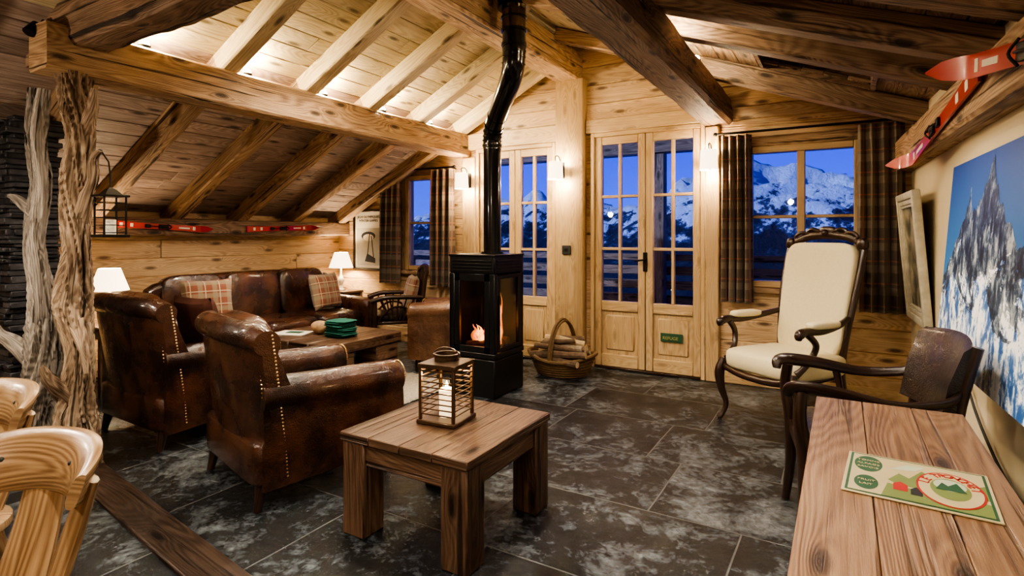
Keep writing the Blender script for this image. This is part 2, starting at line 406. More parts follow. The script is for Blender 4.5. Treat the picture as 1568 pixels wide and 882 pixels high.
# rafters
def rafter(mb,xa,xb,y,w,h,mat):
    dz=-h/2-.002
    beam(mb,(xa,y,roofz(xa)+dz),(xb,y,roofz(xb)+dz),w,h,mat,bev=.012)
mb=MB()
for y in (5.08,4.38,3.70,3.02,2.34,1.66,.9,.2,-.6,-1.4,-2.2):
    rafter(mb,-5.72,-3.68,y,.13,.15,BEAM)
    rafter(mb,-3.70,RXr-.1,y,.13,.15,PINEC)
for y in (4.62,3.55,3.05,2.45,1.8,1.1,.4,-.4,-1.3):
    rafter(mb,RXr+.1,-.94,y,.11,.12,BEAM); rafter(mb,-.97,.75,y,.13,.15,RROOF)
mb.finish('roof_rafters')
def rough_beam(mb,p0,p1,w,h,mat,seed=0,amp=.012,n=70,ch=.016):
    p0=Vector(p0);p1=Vector(p1);x=(p1-p0).normalized();y=Vector((0,0,1)).cross(x).normalized();z=x.cross(y)
    hw,hh=w/2,h/2; pr=[]
    def edge(a,b,k=5):
        for i in range(k): pr.append((a[0]+(b[0]-a[0])*i/k,a[1]+(b[1]-a[1])*i/k))
    C=[(-hw+ch,-hh),(hw-ch,-hh),(hw,-hh+ch),(hw,hh-ch),(hw-ch,hh),(-hw+ch,hh),(-hw,hh-ch),(-hw,-hh+ch)]
    for i in range(8): edge(C[i],C[(i+1)%8],5 if i%2==0 else 1)
    L=(p1-p0).length; rings=[]
    for i in range(n+1):
        p=p0.lerp(p1,i/n); ring=[]; s=i/n*L
        sw=noise.noise(Vector((s*.7+seed*3,0,1)))*.6*amp
        for a,b in pr:
            nz=noise.noise(Vector((s*2.2+seed*7,a*7,b*7)))+.4*noise.noise(Vector((s*7+seed,a*22,b*22)))
            k=1+nz*amp*3.5
            ring.append(p+y*(a*k+sw)+z*(b*k+sw))
        rings.append(ring)
    loft(mb,rings,mat)
mb=MB(); rough_beam(mb,(-2.37,YB,2.97),(-2.37,D+.05,2.97),.25,.28,BEAM,1,.010); mb.finish('ridge_beam',sharp=28)
mb=MB(); rough_beam(mb,(-3.71,1.30,2.295),(-3.71,D+.05,2.295),.22,.25,BEAM,2,.010); mb.finish('purlin_beam',sharp=28)
mb=MB(); rough_beam(mb,(-.96,YB,2.385),(-.96,D+.05,2.385),.25,.25,DBEAM,3,.03,ch=.03); mb.finish('purlin_beam',sharp=28)
mb=MB(); rough_beam(mb,(-4.45,1.5,2.42),(-1.0,1.5,2.50),.24,.26,DBEAM,4,.05,ch=.035); mb.finish('tie_beam',sharp=28)
mb=MB(); rough_beam(mb,(-5.60,YB,1.37),(-5.60,D,1.37),.2,.17,DBEAM,5,.015); mb.finish('wall_plate_beam',sharp=28)
mb=MB(); rough_beam(mb,(wx(YB)-.05,YB,1.88),(wx(D)-.05,D,1.88),.14,.22,BEAM,6,.010); mb.finish('wall_plate_beam',sharp=28)
# post & trim on the back wall
mb=MB(); bx(mb,-2.50,-2.20,D-.10,D+.02,0,2.84,JOIN,bev=.012,seg=2); mb.finish('ridge_post')
mb=MB()
bx(mb,-3.62,-2.505,D-.05,D+.01,2.24,2.42,JOIN,bev=.01); mb.finish('trim_1')
mb=MB(); bx(mb,-2.195,-.98,D-.05,D+.01,2.29,2.43,JOIN,bev=.01); mb.finish('trim_2')
mb=MB(); bx(mb,-3.68,-3.50,D-.06,D+.01,0,2.16,JOIN,bev=.01); mb.finish('trim_3')
mb=MB(); bx(mb,-1.05,-.93,D-.06,D+.01,0,2.25,JOIN,bev=.01); mb.finish('trim_4')
# doors
def leaf(mb,x0,x1,ztop,y0=D-.03,y1=D+.03,cols=2):
    s=.07
    bx(mb,x0,x0+s,y0,y1,.02,ztop,JOIN,bev=.006); bx(mb,x1-s,x1,y0,y1,.02,ztop,JOIN,bev=.006)
    bx(mb,x0+s,x1-s,y0+.003,y1,.02,.14,JOIN,bev=.005); bx(mb,x0+s,x1-s,y0+.003,y1,.56,.655,JOIN,bev=.005); bx(mb,x0+s,x1-s,y0+.003,y1,ztop-.08,ztop,JOIN,bev=.005)
    bx(mb,x0+s,x1-s,y0+.025,y1-.01,.14,.56,JOIN,bev=0,grain=2); bx(mb,x0+s+.04,x1-s-.04,y0+.010,y1-.02,.18,.52,JOIN,bev=.012,grain=2)
    gx0,gx1,gz0,gz1=x0+s,x1-s,.655,ztop-.08
    for i in range(1,cols): x=gx0+(gx1-gx0)*i/cols; bx(mb,x-.014,x+.014,y0+.006,y1-.006,gz0,gz1,JOIN,bev=.004)
    for i in range(1,3): z=gz0+(gz1-gz0)*i/3; bx(mb,gx0,gx1,y0+.008,y1-.008,z-.014,z+.014,JOIN,bev=.004)
    poly(mb,[(gx0,D,gz0),(gx1,D,gz0),(gx1,D,gz1),(gx0,D,gz1)],GLASS)
mb=MB()
for x0,x1 in ((-3.5,-3.46),(-2.56,-2.52)): bx(mb,x0,x1,D-.05,D+.05,0,2.24,JOIN,bev=.005)
bx(mb,-3.46,-2.56,D-.05,D+.05,2.20,2.24,JOIN); leaf(mb,-3.46,-3.012,2.20); leaf(mb,-3.008,-2.56,2.20); bx(mb,-3.46,-2.56,D-.05,D+.05,0,.02,WEN)
mb.finish('door_1')
mb=MB()
for x0,x1 in ((-2.14,-2.10),(-1.09,-1.05)): bx(mb,x0,x1,D-.05,D+.05,0,2.29,JOIN,bev=.005)
bx(mb,-2.10,-1.09,D-.05,D+.05,2.25,2.29,JOIN); leaf(mb,-2.10,-1.597,2.25); leaf(mb,-1.593,-1.09,2.25); bx(mb,-2.1,-1.09,D-.05,D+.05,0,.02,WEN)
bx(mb,-1.615,-1.575,D-.042,D-.03,.95,1.13,IRON,bev=.004); tube(mb,[(-1.595,D-.045,1.06),(-1.595,D-.085,1.06),(-1.68,D-.085,1.05)],.009,IRON,seg=8,smooth=3)
bx(mb,-1.45,-1.25,D-.035,D-.028,.31,.39,GRNT,bev=.002)
d2=mb.finish('door_2')
text('REFUGE',.04,plain('plaque_gold',(.40,.34,.12),.4),T(.245,-.052,.352)@RX(90),d2)
def win(mb,x0,x1,z0,z1,cols,rows):
    f=.055
    for a,b in ((x0,x0+f),(x1-f,x1)): bx(mb,a,b,D-.04,D+.06,z0,z1,JOIN,bev=.006)
    for a,b in ((z0,z0+f),(z1-f,z1)): bx(mb,x0+f,x1-f,D-.038,D+.06,a,b,JOIN,bev=.006)
    gx0,gx1,gz0,gz1=x0+f,x1-f,z0+f,z1-f
    if cols==2:
        xm=(gx0+gx1)/2; bx(mb,xm-.03,xm+.03,D-.035,D+.03,gz0,gz1,JOIN,bev=.006)
    for i in range(1,rows): z=gz0+(gz1-gz0)*i/rows; bx(mb,gx0,gx1,D-.02,D+.02,z-.013,z+.013,JOIN,bev=.004)
    poly(mb,[(gx0,D,gz0),(gx1,D,gz0),(gx1,D,gz1),(gx0,D,gz1)],GLASS)
    t=.07
    bx(mb,x0-t,x1+t,D-.03,D,z1,z1+.09,BEAM,bev=.006); bx(mb,x0-t,x0,D-.028,D,z0,z1,BEAM,bev=.006); bx(mb,x1,x1+t,D-.028,D,z0,z1,BEAM,bev=.006); bx(mb,x0-t,x1+t,D-.06,D,z0-.05,z0,BEAM,bev=.006)
mb=MB(); win(mb,-4.53,-4.03,.88,2.0,1,2); mb.finish('window_1')
mb=MB(); win(mb,-.72,.13,.85,2.04,2,2); mb.finish('window_2')
mb=MB(); bx(mb,-.93,.44,D-.02,D,0,.1,JOIN); mb.finish('baseboard_back')
# threshold
mb=MB(); box(mb,(-3.0,1.385,.004),(4.6,.165,.03),THR,bev=.006,rot=RZ(-8)); mb.finish('trim_5')
# stone pier
mb=MB(); z=0
while z<2.02:
    h=ru(.018,.05); x=-5.45
    while x<-4.30:
        w=ru(.08,.30); x1=min(-4.27+ru(-.03,.03),x+w)
        if z+h<roofz(x)-.12: bx(mb,x,x1-.002,1.36+ru(-.025,.03),1.62+ru(-.02,.02),z,z+h-.001,STONE,bev=.005)
        x=x1
    z+=h
mb.finish('stone_pier')
# ------------------------------------------------------------ tree trunks
def gnarl(mb,pts,rad,mat,seed,seg=72,sm=30,tw=1.0):
    def rf(a,i,p):
        s=a+p.z*1.9*tw
        n=noise.noise(Vector((cos(s)*1.4+seed,sin(s)*1.4,p.z*2.8)))
        n2=noise.noise(Vector((cos(s)*3.6+seed,sin(s)*3.6,p.z*4)))
        n3=noise.noise(Vector((cos(s)*12+seed,sin(s)*12,p.z*5)))
        rd=abs(noise.noise(Vector((cos(s)*2.6+seed*2,sin(s)*2.6,p.z*1.3))))
        rd2=abs(noise.noise(Vector((cos(s)*6+seed*2,sin(s)*6,p.z*2.2))))
        return .98+.34*n+.22*n2+.10*n3-2.0*max(0,.13-rd)-.9*max(0,.10-rd2)
    tube(mb,pts,rad,mat,seg=seg,smooth=sm,rf=rf)
mb=MB()
gnarl(mb,[(-3.62,1.45,0),(-3.66,1.45,.3),(-3.60,1.45,.62),(-3.67,1.45,.9),(-3.63,1.45,1.2),(-3.68,1.46,1.5),(-3.62,1.46,1.8),(-3.66,1.46,2.0),(-3.68,1.46,2.17)],[.115,.090,.074,.086,.064,.078,.070,.078,.088],DRIFT,1)
gnarl(mb,[(-3.62,1.44,.80),(-3.51,1.43,.68),(-3.46,1.42,.55)],[.05,.026,.010],DRIFT,4,seg=18,sm=8)
gnarl(mb,[(-3.66,1.46,1.30),(-3.57,1.47,1.50),(-3.50,1.47,1.60),(-3.49,1.47,1.70),(-3.42,1.47,1.74)],[.05,.032,.026,.020,.010],DRIFT,5,seg=18,sm=8)
gnarl(mb,[(-3.64,1.46,1.80),(-3.53,1.47,1.95),(-3.49,1.47,2.08)],[.05,.034,.016],DRIFT,6,seg=18,sm=8)
gnarl(mb,[(-3.66,1.42,.40),(-3.62,1.32,.52),(-3.60,1.28,.60)],[.06,.035,.012],DRIFT,8,seg=18,sm=8)
mb.finish('tree_trunk_post',sharp=60)
mb=MB()
gnarl(mb,[(-4.10,1.43,0),(-4.05,1.43,.3),(-3.98,1.43,.55),(-3.94,1.42,.78),(-4.03,1.42,1.0),(-4.10,1.42,1.25),(-4.02,1.42,1.55),(-4.08,1.42,1.85),(-4.04,1.42,2.14)],[.13,.105,.085,.095,.062,.05,.056,.05,.045],GDRIFT,2,tw=-1)
gnarl(mb,[(-3.96,1.41,.70),(-3.90,1.38,.92),(-3.93,1.37,1.25),(-3.90,1.38,1.55),(-3.95,1.39,1.85),(-3.93,1.41,2.12)],[.065,.05,.042,.034,.036,.03],GDRIFT,3,seg=36,sm=16)
gnarl(mb,[(-4.02,1.40,.55),(-4.14,1.34,.66),(-4.24,1.30,.72),(-4.30,1.30,.82)],[.06,.038,.022,.012],GDRIFT,7,seg=18,sm=8)
gnarl(mb,[(-4.04,1.42,1.4),(-4.16,1.36,1.5),(-4.22,1.34,1.52)],[.04,.025,.010],GDRIFT,9,seg=18,sm=8)
mb.finish('tree_trunk_post',sharp=60)
# hanging lantern
mb=MB()
X,Y=-3.38,1.50; q=.052
for sx_ in (-1,1):
    for sy_ in (-1,1): bx(mb,X+sx_*q-.004,X+sx_*q+.004,Y+sy_*q-.004,Y+sy_*q+.004,1.29,1.49,IRON,bev=.001)
for z in (1.30,1.34,1.38,1.42,1.46):
    for sg in (-1,1):
        bx(mb,X-q,X+q,Y+sg*q-.002,Y+sg*q+.002,z-.002,z+.002,IRON,bev=0); bx(mb,X+sg*q-.002,X+sg*q+.002,Y-q,Y+q,z-.002,z+.002,IRON,bev=0)
bx(mb,X-.066,X+.066,Y-.066,Y+.066,1.275,1.29,IRON,bev=.002); bx(mb,X-.066,X+.066,Y-.066,Y+.066,1.49,1.502,IRON,bev=.002)
lathe(mb,[(.06,1.502),(.03,1.53),(.012,1.54)],IRON,seg=4,mtx=T(X,Y,0)@RZ(45))
tube(mb,[(X,Y,1.54),(X-.004,Y,1.62),(X-.02,Y,1.68),(X-.05,Y-.02,1.735)],.004,IRON,seg=6)
lathe(mb,[(.026,1.29),(.026,1.37)],PAPER,seg=12,mtx=T(X,Y,0))
mb.finish('hanging_lantern')
# ------------------------------------------------------------ leather seating
def arc(cx,cy,r,a0,a1,n): return [(cx+r*cos(radians(a0+(a1-a0)*i/n)),cy+r*sin(radians(a0+(a1-a0)*i/n))) for i in range(n+1)]
def nail(mb,p): sup(mb,p,(.012,.012,.012),BRASS,1,1,nu=6,nv=4)
def club(name,loc,rot,W=.84,Dp=.86,ah=.60,bh=.86,lea=None,ncush=1,aw=.17,nails=True,arch=.03,barrel=.06,rake=0):
    lea=lea or LEA; mb=MB()
    sup(mb,(0,.0,.22),(W-.08,Dp-.12,.22),lea,.18,.18)
    cw=(W-2*aw+.02)/ncush
    for i in range(ncush):
        sup(mb,(-(W-2*aw+.02)/2+cw*(i+.5),-.08,.38),(cw-.004,Dp-.22,.19),lea,.38,.3,nu=36)
    r=.085
    for sg in (1,-1):
        cx=W/2-.10
        pr=[(cx-.075,.12),(cx-.075,ah-r*2)]+arc(cx-.005,ah-r,r,200,-40,14)+[(cx+.065,ah-r*2-.02),(cx+.07,.30),(cx+.06,.12)]
        pr=[(sg*a,b) for a,b in pr]
        ms=[]
        for y,k in ((Dp/2-.10,1.09),(Dp/2-.25,1.06),(0,1.02),(-Dp/2+.12,.99),(-Dp/2+.03,.975),(-Dp/2+.01,.93),(-Dp/2+0.0,.86)):
            cz=.35; ccx=sg*(cx)
            m=Matrix(((k if k<.96 else 1,0,0,ccx*(1-(k if k<.96 else 1))),(0,0,0,y),(0,k,0,cz*(1-k)),(0,0,0,1)))
            ms.append(m)
        ext(mb,pr,ms,lea)
        if nails:
            for i in range(26):
                t=i/25; a=radians(200-240*t); nail(mb,(sg*(cx-.005+(r-.012)*cos(a)),-Dp/2-.001,ah-r-.005+(r-.012)*sin(a)))
    y0=Dp/2-.20; R2=.062
    pr=[(y0+.0,.26),(y0+.03,.5),(y0+.065+rake,bh-.12)]+arc(y0+.115+rake,bh-R2,R2,170,-70,14)+[(y0+.135+rake,bh-.16),(y0+.14+rake*.6,.6),(y0+.14+rake*.3,.45),(y0+.135,.3),(y0+.11,.13)]
    n=18 if ncush==1 else 30; ms=[]
    for i in range(n+1):
        t=-1+2*i/n; x=t*(W/2-.035)
        kz=1-arch*abs(t)**2.5-(0.03 if abs(t)>.999 else 0); ky=-barrel*abs(t)**3
        ms.append(Matrix(((0,0,0,x),(1,0,0,ky),(0,kz,0,.13*(1-kz)),(0,0,0,1))))
    ext(mb,pr,ms,lea)
    cw2=(W-2*aw+.04)/ncush
    for i in range(ncush):
        sup(mb,(-(W-2*aw+.04)/2+cw2*(i+.5),y0-.0+rake*.5,(.42+bh)/2),(cw2,.14,bh-.42),lea,.4,.35,rot=RX(-8-rake*90),nu=32)
    if nails:
        for sg in (1,-1):
            for i in range(40):
                z=.15+(bh-.22)*i/39
                t=(z-.13)/(bh-.13)
                nail(mb,(sg*(W/2-.036),y0+.07+.03*z-barrel*.95+rake*max(0,t)**1.3,z))
            for i in range(34):
                z=.15+(bh-.22)*i/33; t=(z-.13)/(bh-.13)
                nail(mb,(sg*(W/2-.060),y0+.138-barrel*.82+rake*max(0,t),z))
    for sx_ in (1,-1):
        for yy in (-Dp/2+.09,Dp/2-.12):
            tube(mb,[(sx_*(W/2-.1),yy,.14),(sx_*(W/2-.09),yy+(.03 if yy>0 else -.01),0)],[.032,.018],WEN,seg=10)
    return mb,name,loc,rot
def fin(t): return t[0].finish(t[1],loc=t[2],rot=t[3])
fin(club('leather_armchair',(-2.58,2.06,0),165,W=.86,bh=.89,rake=.06,barrel=.09))
fin(club('leather_armchair',(-3.84,2.16,0),178,W=.90,Dp=.86,bh=.93,rake=.08,barrel=.10))
fin(club('leather_armchair',(-3.32,4.40,0),-70,W=.62,Dp=.62,ah=.66,bh=.72,lea=LEA2,aw=.13))
t=club('leather_sofa',(-5.02,3.66,0),90,W=2.14,Dp=.95,ah=.60,bh=.92,ncush=3,nails=False,arch=.10,barrel=.12)
so=fin(t)
# scatter cushions
mb=MB(); pillow(mb,.44,.42,.14,PIL,T(0,0,.21)@RX(-14)); mb.finish('plaid_cushion',loc=(-4.95,2.98,.475),rot=75)
mb=MB(); pillow(mb,.44,.40,.14,PIL,T(0,0,.2)@RX(-14)); mb.finish('plaid_cushion',loc=(-4.95,4.32,.475),rot=100)
CUS=plain('dark_red_cushion',(.10,.035,.022),.85)
mb=MB(); pillow(mb,.42,.40,.14,CUS,T(0,0,.2)@RX(-14)); mb.finish('red_cushion',loc=(-3.84,2.25,.475),rot=181)
# ------------------------------------------------------------ rug, coffee table
mb=MB(); n=70;m_=60
rings=[]
for i in range(n+1):
    ring=[]
    for j in range(m_+1):
        x=-4.42+1.55*i/n; y=2.72+1.28*j/m_
        e=min(i,n-i,j,m_-j); ring.append((x+ru(-.008,.008),y+ru(-.008,.008),(.004 if e==0 else .014+ru(0,.016))))
    rings.append(ring)
loft(mb,rings,RUGM,closed=False,caps=False); mb.finish('shaggy_rug',sharp=180)
mb=MB()
for i in range(4):
    x0=-4.42+i*.24; bx(mb,x0,x0+.236,3.05,3.90,.33,.42,TABW,bev=.01,grain=1)
for (a,b) in ((-4.40,3.07),(-3.76,3.07),(-4.40,3.60),(-3.76,3.60)):
    bx(mb,a,a+.28,b,b+.28,.032,.185,TABW,bev=.012,grain=0); bx(mb,a+.004,a+.277,b+.004,b+.277,.187,.33,TABW,bev=.012,grain=1)
mb.finish('coffee_table')
mb=MB()
for i in range(11):
    sup(mb,(ru(-.012,.012),ru(-.012,.012),.010+i*.0125),(ru(.22,.25),ru(.18,.21),.014),TEAL,.6,.35,rot=RZ(ru(-9,9))@RX(ru(-1.5,1.5) if i else 0),nu=30,nv=6,fn=lambda p:Vector((p.x,p.y,p.z+.003*noise.noise(Vector((p.x*28,p.y*28,i*3.1))))))
mb.finish('folded_cloth_stack',loc=(-3.72,3.42,.4225))
mb=MB(); sup(mb,(0,0,.055),(.16,.15,.11),BREAD,.9,.95,nu=28,nv=16,fn=lambda p:p*(1+.12*noise.noise(p*22))); mb.finish('bread_loaf',loc=(-3.98,3.42,.424))
mb=MB(); box(mb,(0,0,.003),(.3,.22,.006),PAPER,bev=.001); box(mb,(.01,.02,.0075),(.14,.08,.002),GRNT,bev=0); mb.finish('magazine',loc=(-4.2,3.3,.421),rot=20)
# ------------------------------------------------------------ side table
mb=MB(); x0,x1,y0,y1=-1.87,-1.20,1.71,2.40; zt=.44
w=(x1-x0)/4
for i in range(4): bx(mb,x0+i*w,x0+(i+1)*w-.0015,y0,y1,zt-.035,zt,TABW,bev=.003,grain=1)
L=.125
for a in (x0+.008,x1-L-.008):
    for b in (y0+.008,y1-L-.008): bx(mb,a,a+L,b,b+L,0,zt-.036,TABW,bev=.006,grain=2)
for b in (y0+.02,y1-.055): bx(mb,x0+L,x1-L,b,b+.035,zt-.13,zt-.036,TABW,bev=.004)
for a in (x0+.02,x1-.055): bx(mb,a,a+.035,y0+L,y1-L,zt-.13,zt-.036,TABW,bev=.004)
mb.finish('side_table')
# candle lantern
mb=MB(); S=.085;H=.245
BRZ=plain('bronzed_metal',(.13,.085,.055),.35,metal=.7)
box(mb,(0,0,.010),(.20,.20,.02),BRZ,bev=.004)
for a in (-1,1):
    for b in (-1,1): box(mb,(a*S,b*S,H/2+.01),(.014,.014,H),BRZ,bev=.002)
for i in range(9):
    z=.045+i*.024
    for a in (-1,1):
        box(mb,(a*S,0,z),(.005,2*S,.005),BRZ,bev=0); box(mb,(0,a*S,z),(2*S,.005,.005),BRZ,bev=0)
for a in (-1,1):
    box(mb,(a*S,0,H+.014),(.016,2*S+.02,.02),BRZ,bev=.002); box(mb,(0,a*S,H+.014),(2*S+.02,.016,.02),BRZ,bev=.002)
rings=[[(-.095,-.095,H+.024),(.095,-.095,H+.024),(.095,.095,H+.024),(-.095,.095,H+.024)],[(-.05,-.05,H+.034),(.05,-.05,H+.034),(.05,.05,H+.034),(-.05,.05,H+.034)]]
loft(mb,rings,BRZ)
lathe(mb,[(.055,H+.034),(.057,H+.052),(.062,H+.055),(.062,H+.061),(.050,H+.061),(.048,H+.040)],BRZ,seg=20)
tube(mb,[(.07*cos(a),.0,H+.045+.042*sin(a)) for a in [pi*i/12 for i in range(13)]],.003,BRZ,seg=6)
lathe(mb,[(.034,.02),(.035,.14),(.030,.145),(.008,.138)],WAX,seg=20)
lathe(mb,[(.002,.138),(.007,.152),(.004,.168),(.0005,.18)],CFLAME,seg=8)
mb.finish('candle_lantern',loc=(-1.56,2.06,.441),rot=6)
# ------------------------------------------------------------ stove
mb=MB(); x0,x1,y0,y1=-2.79,-2.35,3.72,4.18
bx(mb,x0,x1,y0,y1,.0,.30,BLK,bev=.006); bx(mb,x0-.004,x1+.004,y0-.004,y1+.004,.31,.35,BLK,bev=.004)
bx(mb,x0+.01,x1-.01,y0+.01,y1-.01,.29,.32,BLK,bev=0)
bx(mb,x0,x1,y0,y1,.98,1.13,BLK,bev=.008); bx(mb,x0-.006,x1+.006,y0-.006,y1+.006,1.12,1.135,BLK,bev=.003)
for i in range(4):
    z=1.0+i*.026; bx(mb,x0+.03,x1-.03,y0-.006,y0+.002,z,z+.012,BLK,bev=.001); bx(mb,x1-.002,x1+.006,y0+.03,y1-.03,z,z+.012,BLK,bev=.001)
for a,b in ((x0,y0),(x1-.05,y0),(x0,y1-.05),(x1-.05,y1-.05)): bx(mb,a,a+.05,b,b+.05,.35,.98,BLK,bev=.005)
bx(mb,x0+.05,x0+.10,y0+.002,y0+.03,.35,.98,BLK,bev=.003); bx(mb,x1-.10,x1-.05,y0+.002,y0+.03,.35,.98,BLK,bev=.003)
bx(mb,x0+.05,x1-.05,y0+.002,y0+.03,.35,.40,BLK,bev=.003); bx(mb,x0+.05,x1-.05,y0+.002,y0+.03,.92,.98,BLK,bev=.003)
bx(mb,x0+.005,x0+.02,y0,y1,.35,.98,BLK,bev=0); bx(mb,x0,x1,y1-.02,y1-.005,.35,.98,BLK,bev=0)
poly(mb,[(x0+.1,y0+.012,.39),(x1-.1,y0+.012,.39),(x1-.1,y0+.012,.93),(x0+.1,y0+.012,.93)],SGLASS)
poly(mb,[(x1-.012,y0+.05,.36),(x1-.012,y1-.05,.36),(x1-.012,y1-.05,.97),(x1-.012,y0+.05,.97)],SGLASS)
for z in (.36,.94):
    bx(mb,x1-.02,x1+.004,y0+.05,y1-.05,z,z+.03,BLK,bev=.003)
for b in (y0+.045,y1-.085): bx(mb,x1-.02,x1+.002,b,b+.04,.36,.97,BLK,bev=.003)
sup(mb,(x1+.006,y0+.06,.66),(.012,.014,.3),IRON,.5,.5)
for i in range(3): tube(mb,[(x0+.1,y0+.12+.1*i,.38+.02*i),(x1-.08,y0+.16+.09*i,.40)],.035,BARK,seg=10)
for i in range(20):
    px,py=ru(x0+.10,x1-.06),ru(y0+.12,y1-.10); hh=ru(.07,.16) if px<x1-.18 else ru(.18,.42); rr=ru(.014,.026)
    tube(mb,[(px+ru(-.01,.01)+.012*sin(k*2+i),py+.01*sin(k*1.7+i*2),.40+hh*k/6) for k in range(7)],[rr*.5,rr,rr*.9,rr*.7,rr*.45,rr*.25,.001],FLAME if i%2 else FLAME2,seg=8,smooth=3)
mb.finish('wood_stove')
mb=MB()
def sec(p0,p1,r,m=PIPEM): tube(mb,[p0,p1],r,m,seg=28)
bp=Vector((-2.53,3.97,1.137)); b1=Vector((-2.53,3.97,2.02)); b2=Vector((-2.08,3.56,2.62)); tp=Vector((-2.08,3.56,3.12))
sec(bp,b1,.074)
P=[b1-Vector((0,0,.02)),b1+Vector((0,0,.08)),b1+Vector((.07,-.065,.20)),b2-Vector((.055,-.05,.16)),b2,b2+Vector((0,0,.08))]
tube(mb,P,[.076,.076,.078,.082,.085,.085],PIPEM,seg=28,smooth=6)
Q=catm([list(p) for p in P],6)
for i in (3,5,7,9,11,13,21,23,25,27):
    a=Vector(Q[i]);d=(Vector(Q[i+1])-Vector(Q[i-1])).normalized(); tube(mb,[a-d*.006,a+d*.006],.083 if i<15 else .089,PIPEM,seg=28)
sec(b2,b2+Vector((0,0,.16)),.086); sec(b2+Vector((0,0,.16)),b2+Vector((0,0,.34)),.088,PIPEB); sec(b2+Vector((0,0,.34)),tp,.12)
for p,r in ((bp+Vector((0,0,.0)),.095),(b1,.080),(b2+Vector((0,0,.06)),.094),(b2+Vector((0,0,.16)),.098),(b2+Vector((0,0,.25)),.098),(b2+Vector((0,0,.33)),.12),(b2+Vector((0,0,.40)),.128)):
    cyl(mb,p,p+Vector((0,0,.016)),r,PIPEM,seg=28)
mb.finish('stove_pipe')
# ------------------------------------------------------------ log basket
mb=MB()
def oval(a,b,z,lift=0,n=40): return [(a*cos(2*pi*j/n),b*sin(2*pi*j/n),z+lift*cos(2*pi*j/n)**2) for j in range(n)]
loft(mb,[oval(.22,.15,.0),oval(.26,.18,.05,.0),oval(.29,.20,.10,.03),oval(.31,.21,.14,.06)],WICK)
for k in range(7):
    q=k/6; z=.01+k*.022
    pts=oval(.225+.088*q,.155+.06*q,z,.06*q*q); pts.append(pts[0]); tube(mb,pts,.011,WICK,seg=6)
pts=oval(.318,.217,.145,.065); pts.append(pts[0]); tube(mb,pts,.018,WICK,seg=8)
tube(mb,[(.06*cos(a),.21*cos(a),.15+.36*sin(a)) for a in [pi*i/16 for i in range(17)]],.015,WICK,seg=8)
tube(mb,[(.02+.06*cos(a),.205*cos(a),.15+.345*sin(a)) for a in [pi*i/16 for i in range(17)]],.011,WICK,seg=8)
for lay,cnt in ((0,5),(1,5),(2,4),(3,3)):
    for i in range(cnt):
        a=ru(-26,26); r=ru(.022,.038); L=ru(.20,.30)-.02*lay; cy_=(i-(cnt-1)/2)*.070+ru(-.015,.015); cz=.13+.052*lay
        d=Vector((cos(radians(a)),sin(radians(a)),ru(-.12,.20))).normalized(); c=Vector((ru(-.03,.03),cy_,cz+.02))
        m_=(BARK,BARK2,BARK,LOGE)[(i+lay*2)%4]
        tube(mb,[c-d*L,c-d*L*.3+Vector((0,0,.008)),c+d*L*.4,c+d*L],[r,r*1.1,r*.94,r*.9],m_,seg=9); cyl(mb,c-d*(L+.002),c-d*L,r*.93,LOGE,seg=9); cyl(mb,c+d*L,c+d*(L+.002),r*.85,LOGE,seg=9)
mb.finish('log_basket',loc=(-2.25,4.74,.0),rot=8)
